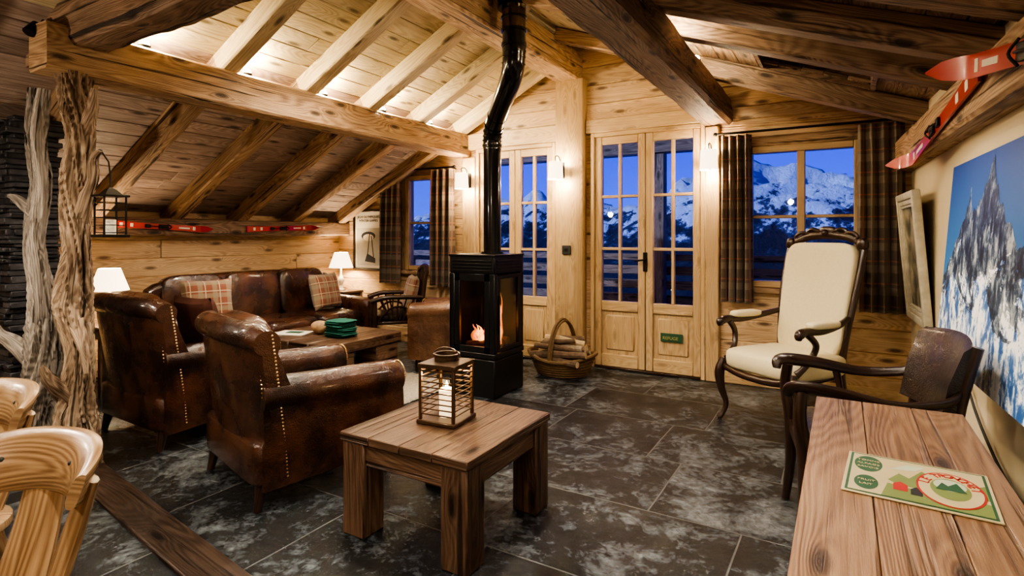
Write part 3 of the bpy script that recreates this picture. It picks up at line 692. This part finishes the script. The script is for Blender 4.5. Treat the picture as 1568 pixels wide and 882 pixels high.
# ------------------------------------------------------------ voltaire armchair
def voltaire():
    mb=MB(); W=WEN
    sup(mb,(0,-.01,.43),(.60,.58,.16),CREAM,.45,.35,nu=36)
    for y,ww in ((-.27,.54),(.25,.44)): tube(mb,[(-ww/2,y,.37),(-ww/4,y-.01,.345),(0,y-.015,.34),(ww/4,y-.01,.345),(ww/2,y,.37)],.026,W,seg=10,smooth=4)
    for s_ in (-1,1):
        tube(mb,[(s_*.27,-.27,.37),(s_*.245,0,.36),(s_*.22,.25,.37)],.026,W,seg=10,smooth=4)
        tube(mb,[(s_*.28,-.27,.42),(s_*.295,-.295,.33),(s_*.285,-.29,.22),(s_*.265,-.265,.11),(s_*.275,-.29,.03),(s_*.285,-.315,.008)],[.026,.034,.026,.018,.015,.020],W,seg=12,smooth=6)
        tube(mb,[(s_*.23,.24,.42),(s_*.23,.27,.25),(s_*.23,.34,.01)],[.026,.022,.016],W,seg=10,smooth=5)
        tube(mb,[(s_*.235,.24,.40),(s_*.25,.26,.6),(s_*.275,.31,.85),(s_*.285,.37,1.08),(s_*.268,.41,1.22),(s_*.15,.425,1.27)],[.024,.024,.022,.022,.024,.022],W,seg=10,smooth=6)
        tube(mb,[(s_*.26,.28,.74),(s_*.295,.14,.71),(s_*.315,-.05,.685),(s_*.315,-.20,.69),(s_*.32,-.26,.675),(s_*.315,-.265,.645)],[.018,.022,.024,.026,.03,.018],W,seg=10,smooth=6)
        tube(mb,[(s_*.31,-.19,.68),(s_*.325,-.12,.60),(s_*.30,-.15,.5),(s_*.275,-.24,.42)],[.022,.02,.02,.026],W,seg=10,smooth=6)
        sup(mb,(s_*.308,-.03,.722),(.085,.27,.05),CREAM,.6,.5)
    sup(mb,(0,.31,.84),(.52,.10,.80),CREAM,.30,.25,rot=RX(-11.5),nu=36,fn=lambda p:Vector((p.x*(1+.05*p.z/.4),p.y,p.z)))
    tube(mb,[(-.27,.41,1.225),(-.16,.43,1.275),(0,.435,1.295),(.16,.43,1.275),(.27,.41,1.225)],[.024,.03,.036,.03,.024],W,seg=10,smooth=6)
    sup(mb,(0,.43,1.315),(.13,.05,.075),W,.7,.8); sup(mb,(0,.405,1.305),(.05,.05,.05),W,1,1)
    for s_ in (-1,1):
        tube(mb,[(s_*.05,.42,1.31),(s_*.11,.42,1.33),(s_*.15,.42,1.31),(s_*.12,.415,1.29),(s_*.10,.415,1.30)],[.018,.016,.014,.010,.008],W,seg=8,smooth=5)
        tube(mb,[(s_*.14,.42,1.30),(s_*.20,.41,1.305),(s_*.24,.405,1.275),(s_*.21,.405,1.255)],[.014,.014,.012,.008],W,seg=8,smooth=5)
        sup(mb,(s_*.275,.40,1.225),(.075,.06,.09),W,.8,.8)
    return mb
voltaire().finish('upholstered_armchair',loc=(-.34,4.24,0),rot=-35)
# ------------------------------------------------------------ low armchair (right, by the console)
def lowchair():
    mb=MB(); W=WEN
    sup(mb,(0,0,.43),(.50,.50,.10),LEA3,.45,.3,nu=36)
    for y in (-.24,.22): box(mb,(0,y,.37),(.50,.035,.06),W)
    for s_ in (-1,1):
        box(mb,(s_*.25,0,.37),(.035,.46,.06),W)
        tube(mb,[(s_*.26,-.26,.66),(s_*.27,-.27,.55),(s_*.25,-.25,.40),(s_*.25,-.25,.2),(s_*.26,-.27,.0)],[.024,.026,.030,.024,.018],W,seg=10,smooth=5)
        tube(mb,[(s_*.22,.24,.45),(s_*.22,.26,.25),(s_*.24,.30,0)],[.028,.024,.018],W,seg=10,smooth=5)
        tube(mb,[(s_*.25,-.31,.635),(s_*.27,-.29,.675),(s_*.29,-.15,.67),(s_*.30,.05,.64),(s_*.27,.22,.66),(s_*.22,.28,.70)],[.018,.032,.032,.026,.024,.022],W,seg=12,smooth=6,sy=.6)
        tube(mb,[(s_*.22,.24,.42),(s_*.23,.27,.65),(s_*.25,.32,.87)],[.026,.024,.02],W,seg=10,smooth=5)
        tube(mb,[(s_*.25,-.05,.38),(s_*.28,-.03,.52),(s_*.295,-.05,.65)],[.018,.014,.018],W,seg=8,smooth=4)
    rings=[]
    for i in range(17):
        t=-1+2*i/16; x=t*.25; yb=.28-.05*t*t
        rings.append([(x,yb-.03,.56),(x,yb+.0,.72),(x*1.03,yb+.045,.87-.02*t*t),(x*1.03,yb+.070,.89-.02*t*t),(x*1.03,yb+.08,.86-.02*t*t),(x,yb+.04,.70),(x,yb+.01,.56)])
    loft(mb,rings,LEA3)
    return mb
lowchair().finish('low_leather_armchair',loc=(.07,2.84,0),rot=-80)
# dark wooden armchair near the left window
def woodchair():
    mb=MB(); W=WEN
    box(mb,(0,0,.40),(.52,.48,.035),W,bev=.01); sup(mb,(0,0,.45),(.48,.44,.08),LEA3,.5,.35)
    for s_ in (-1,1):
        tube(mb,[(s_*.25,-.23,.62),(s_*.25,-.23,.3),(s_*.26,-.25,0)],[.02,.024,.018],W,seg=10)
        tube(mb,[(s_*.24,.24,0),(s_*.24,.22,.40),(s_*.25,.29,.93)],[.02,.026,.02],W,seg=10)
        tube(mb,[(s_*.25,-.27,.62),(s_*.27,-.1,.66),(s_*.26,.25,.65)],[.026,.024,.02],W,seg=10,smooth=4)
        for k in range(5):
            yy=-.17+k*.085; tube(mb,[(s_*.25,-.02+(yy+.02)*.35,.42),(s_*.26,yy,.645)],.009,W,seg=6)
        tube(mb,[(s_*.25,-.2,.42),(s_*.255,-.1,.53),(s_*.255,.0,.56),(s_*.255,.1,.53),(s_*.25,.2,.42)],.012,W,seg=6,smooth=4)
    tube(mb,[(-.25,.29,.90),(-.12,.31,.95),(0,.315,.965),(.12,.31,.95),(.25,.29,.90)],.026,W,seg=10,smooth=4)
    for k in range(6): x=-.18+k*.072; tube(mb,[(x,.23,.42),(x*1.05,.30,.93)],.010,W,seg=6)
    pillow(mb,.42,.38,.12,PIL,T(0,.16,.68)@RX(-12))
    return mb
woodchair().finish('wooden_armchair',loc=(-4.10,4.52,0),rot=-42)
# ------------------------------------------------------------ foreground plank-back chairs
def alpine():
    mb=MB(); W=OAKC
    sup(mb,(0,0,.44),(.42,.40,.035),W,.3,.75,nu=36)
    for a,b in ((-1,-1),(1,-1),(-1,1),(1,1)): tube(mb,[(a*.12,b*.12,.43),(a*.20,b*.19,0)],[.024,.017],W,seg=12)
    rings=[]
    n=36
    for i in range(n+1):
        th=radians(-74+148*i/n); t=i/n*2-1
        rr=.185; hh=.135*(1-.45*abs(t)**3); zt=.815-.05*abs(t)**2.5; th_=.020*(1-.35*abs(t)**6)
        cx,cy=rr*sin(th),.10+rr*cos(th)*.85
        nx,ny=sin(th),cos(th)
        pts=[]
        for k in range(16):
            a=2*pi*k/16; ca=math.copysign(abs(cos(a))**.7,cos(a)); sa=math.copysign(abs(sin(a))**.6,sin(a))
            o_=th_*ca; z=zt-hh/2+hh/2*sa
            o_+=(z-(zt-hh/2))*.35+.15*(z-(zt-hh/2))**2/.06
            pts.append((cx+nx*o_,cy+ny*o_,z))
        rings.append(pts)
    loft(mb,rings,W)
    for s_ in (-1,1):
        tube(mb,[(s_*.10,.14,.43),(s_*.125,.19,.60),(s_*.165,.20,.735)],[.022,.024,.018],W,seg=10,smooth=4,sx=1.3,sy=.8)
    tube(mb,[(0,.16,.43),(0,.225,.60),(0,.262,.75)],[.05,.042,.036],W,seg=14,smooth=5,sx=1.4,sy=.42)
    for s_ in (-1,1):
        sup(mb,(s_*.09,.225,.755),(.014,.014,.014),BLKI,1,1,nu=8,nv=5)
    return mb
alpine().finish('wooden_dining_chair',loc=(-1.53,.36,0),rot=24)
alpine().finish('wooden_dining_chair',loc=(-2.24,.49,0),rot=24)
# ------------------------------------------------------------ console table
mb=MB(); x0,x1,y0,y1=-.075,.31,.30,2.12; zt=.75
w=(x1-x0)/3
for i in range(3): bx(mb,x0+i*w,x0+(i+1)*w-.001,y0,y1,zt-.035,zt,CONS,bev=.002,grain=1)
for a in (x0+.02,x1-.075):
    for b in (y0+.03,y1-.085): bx(mb,a,a+.055,b,b+.055,0,zt-.036,CONS,bev=.005)
for a in (x0+.03,x1-.06): bx(mb,a,a+.025,y0+.085,y1-.085,zt-.12,zt-.036,CONS)
for b in (y0+.04,y1-.07): bx(mb,x0+.075,x1-.075,b,b+.025,zt-.12,zt-.036,CONS)
mb.finish('console_table')
# tin sign on the console
mb=MB(); w,h=.26,.25
box(mb,(0,0,.002),(w,h,.003),CRMI,bev=.0008)
def flat(pts,z,mat): poly(mb,[(x,y,z) for x,y in pts],mat)
def rect(a,b,c,d): return [(a,c),(b,c),(b,d),(a,d)]
flat(rect(-.124,.124,-.119,.119),.0040,GRNT)
flat(rect(-.119,.119,-.114,.114),.0043,CRMI)
flat([(-.060,-.114),(.119,-.114),(.119,-.05),(.05,-.03),(-.0,-.05),(-.05,-.04)],.0046,GRNL)
flat([(-.05,-.02),(-.03,.03),(-.012,.01),(.012,.07),(.03,.04),(.055,.085),(.09,.02),(.119,.05),(.119,-.03),(.05,-.04),(-.03,-.04)],.0044,GRNL)
flat([(-.045,.05),(-.02,.09),(.02,.10),(.0,.06)],.0045,SKYI)
flat([(-.04,-.07),(-.015,-.07),(-.015,-.035),(-.0275,-.02),(-.04,-.035)],.0049,REDI)
flat([(-.01,-.08),(.01,-.08),(.01,-.05),(.0,-.035),(-.01,-.05)],.0049,BLKI)
ov=lambda cx,cy,a,b:[(cx+a*cos(2*pi*k/40),cy+b*sin(2*pi*k/40)) for k in range(40)]
flat(ov(-.088,.055,.027,.05),.0046,GRNT); flat(ov(-.088,-.06,.022,.04),.0046,GRNT)
flat(ov(.058,-.01,.058,.095),.0052,REDI); flat(ov(.058,-.01,.054,.090),.0055,CRMI); flat(ov(.058,-.01,.034,.058),.0058,GRNL); flat(ov(.058,.01,.028,.032),.0061,SKYI)
flat([(.033,-.02),(.045,.02),(.055,.005),(.07,.03),(.085,-.02)],.0064,GRNT)
sg=mb.finish('tin_sign',loc=(.135,1.475,.7505),rot=-4)
for i,tx in enumerate(('TOMME','ALPAGE','SAVOIE')): text(tx,.0125,CRMI,T(-.088,.075-.022*i,.0048),sg)
for i,tx in enumerate(('FRUIT','LAIT')): text(tx,.0125,CRMI,T(-.088,-.05-.022*i,.0048),sg)
for k,chh in enumerate('LE TRONCHET'):
    a=radians(165-15*k); text(chh,.026,REDI,T(.058+.0445*cos(a),-.01+.0745*sin(a),.0057)@RZ(math.degrees(a)-90),sg)
# ------------------------------------------------------------ mountain canvas, frames
PSKY,nt,o=newmat('printed_sky')
sp=nd(nt,'ShaderNodeSeparateXYZ',{0:nd(nt,'ShaderNodeTexCoord').outputs['UV']})
pbsdf(nt,o,Base_Color=ramp(nt,sp.outputs[1],[(.2,(.06,.27,.58)),(1,(.003,.075,.36))]),Roughness=.45)
PROCK,nt,o=newmat('printed_rock')
tc=nd(nt,'ShaderNodeTexCoord').outputs['UV']
mpn=nd(nt,'ShaderNodeMapping',{'Vector':tc,'Scale':(30,8,1),'Rotation':(0,0,.10)})
wa=nd(nt,'ShaderNodeTexNoise',{'Vector':mpn.outputs[0],'Scale':1.2,'Detail':12,'Roughness':.75,'Distortion':.5}).outputs[0]
big=nd(nt,'ShaderNodeTexNoise',{'Vector':nd(nt,'ShaderNodeMapping',{'Vector':tc,'Scale':(14,5,1)}).outputs[0],'Scale':1,'Detail':5,'Roughness':.6,'Distortion':.3}).outputs[0]
n2=nd(nt,'ShaderNodeTexNoise',{'Vector':nd(nt,'ShaderNodeMapping',{'Vector':tc,'Scale':(7,5,1),'Rotation':(0,0,.6)}).outputs[0],'Scale':1,'Detail':12,'Roughness':.72,'Distortion':.9}).outputs[0]
sp=nd(nt,'ShaderNodeSeparateXYZ',{0:tc})
rk=M(nt,'ADD',M(nt,'MULTIPLY',wa,.6),M(nt,'MULTIPLY',big,.4))
rock=ramp(nt,rk,[(.44,(.006,.014,.038)),(.495,(.035,.065,.12)),(.525,(.14,.20,.27)),(.59,(.48,.52,.53))])
sn=ramp(nt,M(nt,'SUBTRACT',n2,M(nt,'MULTIPLY',sp.outputs[1],.50)),[(.30,0.0),(.315,1.0)])
shad=ramp(nt,rk,[(.46,(.04,.14,.40)),(.495,(.35,.52,.78)),(.515,(.93,.95,.98))])
pbsdf(nt,o,Base_Color=mixc(nt,sn,rock,shad),Roughness=.45)
mb=MB(); Lp=1.75; Hp=1.0
box(mb,(Lp/2,.012,Hp/2),(Lp,.024,Hp),PAPER,bev=.002)
def pp(pts,y,mat): poly(mb,[(x*Lp,y,z*Hp) for x,z in pts],mat,uvs=[(x,z) for x,z in pts])
pp([(0,0),(1,0),(1,1),(0,1)],-.001,PSKY)
sil=[(0,0),(0,.40),(.03,.44),(.06,.50),(.09,.53),(.12,.60),(.15,.63),(.18,.70),(.20,.71),(.215,.78),(.225,.77),(.24,.86),(.252,.79),(.27,.74),(.29,.76),(.31,.74),(.33,.79),(.35,.79),(.37,.86),(.39,.86),(.41,.93),(.43,.975),(.443,.91),(.465,.84),(.48,.84),(.50,.76),(.53,.76),(.56,.68),(.60,.68),(.65,.58),(.70,.60),(.78,.48),(.86,.50),(.93,.40),(1,.40),(1,0)]
s2=[]
for a,b in zip(sil,sil[1:]):
    for k in range(6):
        t=k/6; s2.append((a[0]+(b[0]-a[0])*t+(0 if a[0] in(0,1) else ru(-.001,.001)),a[1]+(b[1]-a[1])*t+(0 if (a[0] in (0,1) and b[0] in (0,1)) or a[1]==0 else ru(-.006,.006))))
s2.append(sil[-1])
pp(s2,-.002,PROCK)
pic=mb.finish('mountain_canvas',loc=(wx(3.82)-.085,3.82,.655))
ang=math.degrees(atan2(-1,WA))
pic.rotation_euler=(Matrix.Rotation(radians(ang),3,'Z')@Matrix.Rotation(radians(-4.5),3,'X')).to_euler()
LAND,nt,o=newmat('painted_landscape')
tc=nd(nt,'ShaderNodeTexCoord').outputs['Object']
n=nd(nt,'ShaderNodeTexNoise',{'Vector':tc,'Scale':6,'Detail':6,'Distortion':1}).outputs[0]
pbsdf(nt,o,Base_Color=ramp(nt,n,[(.35,(.06,.07,.045)),(.5,(.24,.22,.15)),(.65,(.46,.41,.29))]),Roughness=.4)
mb=MB(); W_,H_=.68,.88
box(mb,(0,.012,H_/2),(W_-.1,.012,H_-.1),LAND,bev=0)
for k,(wd,th,of) in enumerate(((.05,.05,0),(.035,.032,.05),(.02,.022,.085))):
    a=W_/2-of; z0=of; z1=H_-of
    box(mb,(-a+wd/2,0,(z0+z1)/2),(wd,th,z1-z0),SILV,bev=.01,seg=2); box(mb,(a-wd/2,0,(z0+z1)/2),(wd,th,z1-z0),SILV,bev=.01,seg=2)
    box(mb,(0,0,z0+wd/2),(2*a-2*wd,th,wd),SILV,bev=.01,seg=2); box(mb,(0,0,z1-wd/2),(2*a-2*wd,th,wd),SILV,bev=.01,seg=2)
fo=mb.finish('framed_painting',loc=(wx(4.66)-.035,4.66,.70))
fo.rotation_euler=(Matrix.Rotation(radians(ang),3,'Z')@Matrix.Rotation(radians(4.5),3,'X')).to_euler()
# cable
mb=MB(); pts=[(wx(3.6)-.02,3.6,.64),(wx(3.3)-.02,3.3,.45),(wx(2.9)-.02,2.9,.32),(wx(2.5)-.02,2.5,.30),(wx(2.2)-.02,2.2,.36)]
tube(mb,pts,.006,BLKI,seg=6,smooth=6); mb.finish('power_cable')
# poster
mb=MB(); bx(mb,-.24,.24,-.012,.0,0,.74,PAPER,bev=0)
for a,b in ((-.255,-.225),(.225,.255)): bx(mb,a,b,-.03,0,-.01,.75,WEN)
for a,b in ((-.015,.015),(.725,.755)): bx(mb,-.225,.225,-.03,0,a,b,WEN)
def pf(pts,y,mat): poly(mb,[(x,y,z) for x,z in pts],mat)
pf([(-.2,.05),(.2,.05),(.2,.52),(-.2,.52)],-.0125,plain('poster_grey',(.50,.48,.40),.7))
pf([(.12*cos(2*pi*k/24),.42+.055*sin(2*pi*k/24)) for k in range(24)],-.013,BLKI)
pf([(.09*cos(2*pi*k/24),.40+.045*sin(2*pi*k/24)) for k in range(24)],-.0132,PAPER)
pf([(-.03,.1),(-.015,.1),(.03,.45),(.015,.45)],-.0133,BLKI); pf([(.09,.1),(.105,.1),(.06,.42),(.045,.42)],-.0133,BLKI); pf([(-.06,.10),(.12,.08),(.12,.14),(-.02,.2)],-.0131,BLKI)
po=mb.finish('framed_poster',loc=(-5.16,D-.001,.865))
text('JEUX OLYMPIQUES\nWINTER GAMES',.045,BLKI,T(0,-.014,.635)@RX(90),po)
# thermostat
mb=MB(); bx(mb,-.045,.045,-.02,0,0,.09,BLKI,bev=.004); bx(mb,-.02,.02,-.023,-.02,.03,.06,IRON,bev=.002); mb.finish('wall_thermostat',loc=(-2.37,D-.101,1.10))
# ------------------------------------------------------------ curtains
def curtain(x0,x1,z0,z1,seed,folds):
    mb=MB(); n=90; rings=[]
    for i in range(15):
        t=i/14; z=z1+(z0-z1)*t; ring=[]
        for j in range(n+1):
            s=j/n; amp=.022+.028*t
            y=amp*sin(2*pi*folds*s+seed+.6*sin(3*t+seed))+.012*sin(7*s*pi+seed*2)
            x=x0+(x1-x0)*s+ .02*t*(s-.5)+.015*t*sin(2*pi*folds*s*2)
            ring.append((x,D-.12+y,z))
        rings.append(ring)
    vs=[p for r in rings for p in r];fs=[];us=[]
    for i in range(14):
        for j in range(n):
            q=[i*(n+1)+j,i*(n+1)+j+1,(i+1)*(n+1)+j+1,(i+1)*(n+1)+j]
            fs.append(q); us.append([((k%(n+1))/n*(x1-x0)*1.9,vs[k][2]) for k in q])
    mb.add(vs,fs,us,CURT); return mb
for (a,b,z0,z1,sd,fo_) in ((-4.87,-4.55,.72,2.04,.5,4),(-4.08,-3.76,.72,2.04,1.5,4),(-.90,-.66,.72,2.14,2.5,4),(.10,.40,.70,2.14,3.1,4)):
    curtain(a,b,z0,z1,sd,fo_).finish('plaid_curtain',sharp=180)
for (a,b,z) in ((-4.92,-3.74,2.06),(-.95,.40,2.16)):
    mb=MB(); tube(mb,[(a,D-.12,z),(b,D-.12,z)],.010,IRON,seg=10)
    for e in (a,b): sup(mb,(e,D-.12,z),(.035,.035,.035),IRON,1,1,nu=12,nv=8)
    for e in (a+.06,b-.06): tube(mb,[(e,D-.12,z),(e,D,z-.01)],.006,IRON,seg=6)
    mb.finish('curtain_rod')
# ------------------------------------------------------------ lamps
def light(name,loc,e,col=(1,.78,.52),r=.04,typ='POINT',parent=None,**kw):
    l=bpy.data.lights.new(name,typ); l.energy=e; l.color=col
    if typ!='AREA': l.shadow_soft_size=r
    for k,v in kw.items(): setattr(l,k,v)
    o=bpy.data.objects.new(name,l); SC.collection.objects.link(o); o.location=loc
    if parent: o.parent=parent
    return o
def sconce(x,z,rot=0,y=D-.06):
    mb=MB(); box(mb,(0,-.006,.02),(.07,.012,.16),IRON,bev=.004)
    tube(mb,[(0,-.01,-.03),(0,-.08,-.07),(0,-.13,-.03),(0,-.13,.0)],.008,IRON,seg=8,smooth=5)
    tube(mb,[(0,-.01,.09),(0,-.06,.15),(0,-.13,.145),(0,-.13,.10)],.006,IRON,seg=8,smooth=5)
    lathe(mb,[(.074,-.08),(.076,-.078),(.068,.09),(.066,.092)],SHADE,seg=20,mtx=T(0,-.13,0),caps=False)
    ob=mb.finish('wall_sconce',loc=(x,y,z),rot=rot)
    light('sconce_bulb',(0,-.13,.11),10,parent=ob,r=.03); light('sconce_bulb_low',(0,-.13,-.10),9,parent=ob,r=.03)
sconce(-2.43,1.92,0,D-.101); sconce(-3.59,1.88,0,D-.061); sconce(-.99,1.93,0,D-.061)
def tlamp(x,y,z,s=1):
    mb=MB()
    lathe(mb,[(.055,0),(.058,.012),(.03,.03),(.018,.06),(.035,.10),(.04,.13),(.022,.17),(.012,.20),(.012,.27),(.008,.30)],WHT,seg=20)
    lathe(mb,[(.145,.28),(.147,.28),(.082,.47),(.08,.47)],SHADE,seg=28,caps=False)
    ob=mb.finish('table_lamp',loc=(x,y,z)); ob.scale=(s,s,s)
    light('lamp_bulb',(0,0,.38),22,parent=ob,r=.03)
tlamp(-5.40,4.96,.61); tlamp(-5.20,2.30,.57,.95)
def endtable(x,y,z):
    mb=MB(); box(mb,(0,0,z-.015),(.40,.32,.03),TABW,bev=.006)
    for a in (-1,1):
        for b in (-1,1): box(mb,(a*.17,b*.13,(z-.03)/2),(.04,.04,z-.03),TABW,bev=.004)
    box(mb,(0,0,z-.07),(.36,.28,.07),TABW,bev=.004); box(mb,(0,0,.15),(.34,.26,.02),TABW)
    mb.finish('end_table',loc=(x,y,0))
endtable(-5.38,4.97,.609); endtable(-5.20,2.30,.569)
# small spotlight on the tie beam
mb=MB(); cyl(mb,(0,0,0),(0,-.03,0),.03,IRON,seg=14); tube(mb,[(0,-.03,0),(0,-.06,-.01),(.02,-.08,-.03)],.008,IRON,seg=8,smooth=4); tube(mb,[(.015,-.06,-.01),(.03,-.10,-.07)],[.022,.030],IRON,seg=14)
mb.finish('beam_spotlight',loc=(-3.78,1.375,2.44))
# ------------------------------------------------------------ skis
def ski(L,w=.065):
    mb=MB(); rings=[]
    for i in range(41):
        t=i/40; x=-L/2+L*t
        ww=w*(1-.25*sin(pi*t)) * (1 if t<.93 else max(.08,sqrt(max(0,1-((t-.93)/.07)**2))))
        z=.12*max(0,(t-.88)/.12)**2
        rings.append([(x,-ww/2,z),(x,ww/2,z),(x,ww/2,z+.010),(x,-ww/2,z+.010)])
    loft(mb,rings,RED)
    for a in (.36,-.30,-.40): box(mb,(a*L,0,.0105),(.03*L,w*.5,.003),PAPER,bev=0)
    box(mb,(.25*L,0,.0105),(.12*L,w*.25,.003),PAPER,bev=0)
    box(mb,(.02,0,.016),(.09,w*.6,.014),IRON); box(mb,(-.12,0,.016),(.05,w*.5,.016),IRON)
    tube(mb,[(.05,-w*.4,.02),(.08,0,.035),(.05,w*.4,.02)],.005,IRON,seg=6,smooth=4)
    tube(mb,[(-.12,0,.02),(-.04,.0,.04),(.05,0,.03)],.004,IRON,seg=6,smooth=4)
    return mb
def placeski(L,c,yaw_dir,nrm,w=.065):
    ob=ski(L,w).finish('vintage_ski',loc=(0,0,0))
    x=Vector(yaw_dir).normalized(); z=Vector(nrm).normalized(); y=z.cross(x).normalized(); z=x.cross(y)
    m=Matrix((x,y,z)).transposed().to_4x4(); ob.matrix_world=Matrix.Translation(c)@m
    return ob
placeski(.85,(-5.48,2.85,1.37),(0,1,-.05),(1,0,0))
placeski(.85,(-5.48,4.15,1.37),(0,1,.03),(1,0,0))
placeski(1.6,(wx(3.5)-.135,3.52,1.82),(-.054,1,-.11),(-1,-.054,0),.085)
placeski(1.5,(wx(2.2)-.155,2.08,1.80),(-.054,1,.19),(-1,-.054,0),.095)
# ------------------------------------------------------------ outside
mb=MB(); bx(mb,-7,4,D+.15,7.2,-.2,-.06,SNOWD,bev=0); mb.finish('balcony_deck')
mb=MB()
for x in (-6,-4.6,-3.35,-2.0,-.95,.35,1.8): bx(mb,x-.05,x+.05,6.95,7.05,-.06,1.0,DBEAM)
bx(mb,-7,4,6.93,7.07,.98,1.06,DBEAM); 
for k in range(5): bx(mb,-7,4,6.98,7.02,.08+k*.18,.08+k*.18+.11,DBEAM)
for x in (-4.7,-1.95,1.0): bx(mb,x-.08,x+.08,6.8,6.94,-.06,2.5,DBEAM)
bx(mb,-7,4,6.78,6.96,2.3,2.5,DBEAM)
mb.finish('balcony_railing')
MT,nt,o=newmat('snowy_mountain')
tc=nd(nt,'ShaderNodeTexCoord').outputs['Object']; gz=nd(nt,'ShaderNodeNewGeometry')
n=nd(nt,'ShaderNodeTexNoise',{'Vector':tc,'Scale':.16,'Detail':10,'Roughness':.7}).outputs[0]
sp=nd(nt,'ShaderNodeSeparateXYZ',{0:gz.outputs['Position']})
f=M(nt,'ADD',n,M(nt,'MULTIPLY',sp.outputs[2],.012))
col=ramp(nt,f,[(.50,(.012,.018,.05)),(.58,(.07,.10,.20)),(.62,(.75,.82,.96))])
pbsdf(nt,o,Base_Color=col,Roughness=.9,Normal=bump(nt,n,1.0,6.0))
mb=MB(); rings=[]
for i in range(241):
    x=-420+620*i/240; ring=[]
    for j in range(81):
        y=90+220*j/80
        env=math.exp(-((y-230)/55)**2)
        rm=noise.ridged_multi_fractal(Vector((x*.014,y*.016,3.3)),.85,2.1,7,1.0,2.0)
        h=-25+env*(46+13*math.exp(-((x+20)/45)**2))*(.47+.30*rm)+2.5*noise.noise(Vector((x*.09,y*.09,0)))
        ring.append((x,y,h))
    rings.append(ring)
loft(mb,rings,MT,closed=False,caps=False); mb.finish('snowy_mountains',sharp=180)
sun=light('moonlight',(0,-20,40),4.0,col=(.46,.60,1),typ='SUN'); sun.data.angle=.02
sun.rotation_euler=Vector((.8,.5,-.38)).to_track_quat('-Z','Y').to_euler()
# village lights
mb=MB()
for i in range(16): sup(mb,(ru(-40,12),ru(118,150),ru(-16,-10)),(.35,.35,.35),CFLAME,1,1,nu=6,nv=4)
mb.finish('village_lights')
# world
w=bpy.data.worlds.new('dusk'); SC.world=w; w.use_nodes=True; nt=w.node_tree; nt.nodes.clear()
tc=nd(nt,'ShaderNodeTexCoord'); sp=nd(nt,'ShaderNodeSeparateXYZ',{0:tc.outputs['Generated']})
cr=ramp(nt,sp.outputs[2],[(0,(.06,.11,.66)),(.15,(.03,.055,.58)),(.5,(.006,.016,.20))])
bg=nd(nt,'ShaderNodeBackground',{0:cr,1:1.5}); wo=nt.nodes.new('ShaderNodeOutputWorld'); nt.links.new(bg.outputs[0],wo.inputs[0])
# ------------------------------------------------------------ lights
def uplight(x,y,z,e,dx):
    mb=MB(); lathe(mb,[(.034,0),(.036,.012),(.030,.016)],IRON,seg=16); lathe(mb,[(.028,.0161),(.026,.030),(.017,.041),(.004,.046)],LED,seg=16)
    ob=mb.finish('uplight',loc=(x,y,z)); light('uplight_bulb',(dx,0,.07),e,parent=ob,r=.02,col=(1,.84,.57))
for y in (1.80,2.48,3.16,3.84,4.52): uplight(-3.645,y,2.423,24,.03)
for y in (3.3,4.1): uplight(-.90,y,2.52,11,0)
light('candle_light',(-1.56,2.06,.64),1.5,col=(1,.6,.25),r=.01)
light('fire_light',(-2.5,3.9,.55),3.5,col=(1,.42,.12),r=.06)
for (x,y,z,e) in ((-1.3,.5,2.35,85),(-3.2,.3,2.2,75),(-1.6,2.4,2.65,125),(-2.9,2.9,2.65,90),(-.3,3.2,2.05,38),(-.2,.9,2.0,20),(-4.5,3.4,1.75,44)):
    light('fill_spot',(x,y,z),e,col=(1,.88,.72),r=.03,typ='SPOT',spot_size=radians(155),spot_blend=.8)  # added downward fill to brighten the room, no fixtures behind it
for (x,y,z,e) in ((-.8,-.8,1.9,44),(-3.9,.0,1.7,34)):
    light('fill_point',(x,y,z),e,col=(1,.85,.67),r=.05)  # added out-of-frame fill light, no pendant hangs here
# ------------------------------------------------------------ camera
cam=bpy.data.cameras.new('camera'); co=bpy.data.objects.new('camera',cam); SC.collection.objects.link(co)
co.location=(0,0,1.28); co.rotation_euler=(radians(90),0,radians(30.5)); cam.sensor_width=36; cam.lens=19.74; cam.shift_y=-.0504; cam.clip_start=.05; cam.clip_end=1000
SC.camera=co
SC.view_settings.view_transform='AgX'
try: SC.view_settings.look='AgX - High Contrast'
except Exception: pass
SC.view_settings.exposure=.45
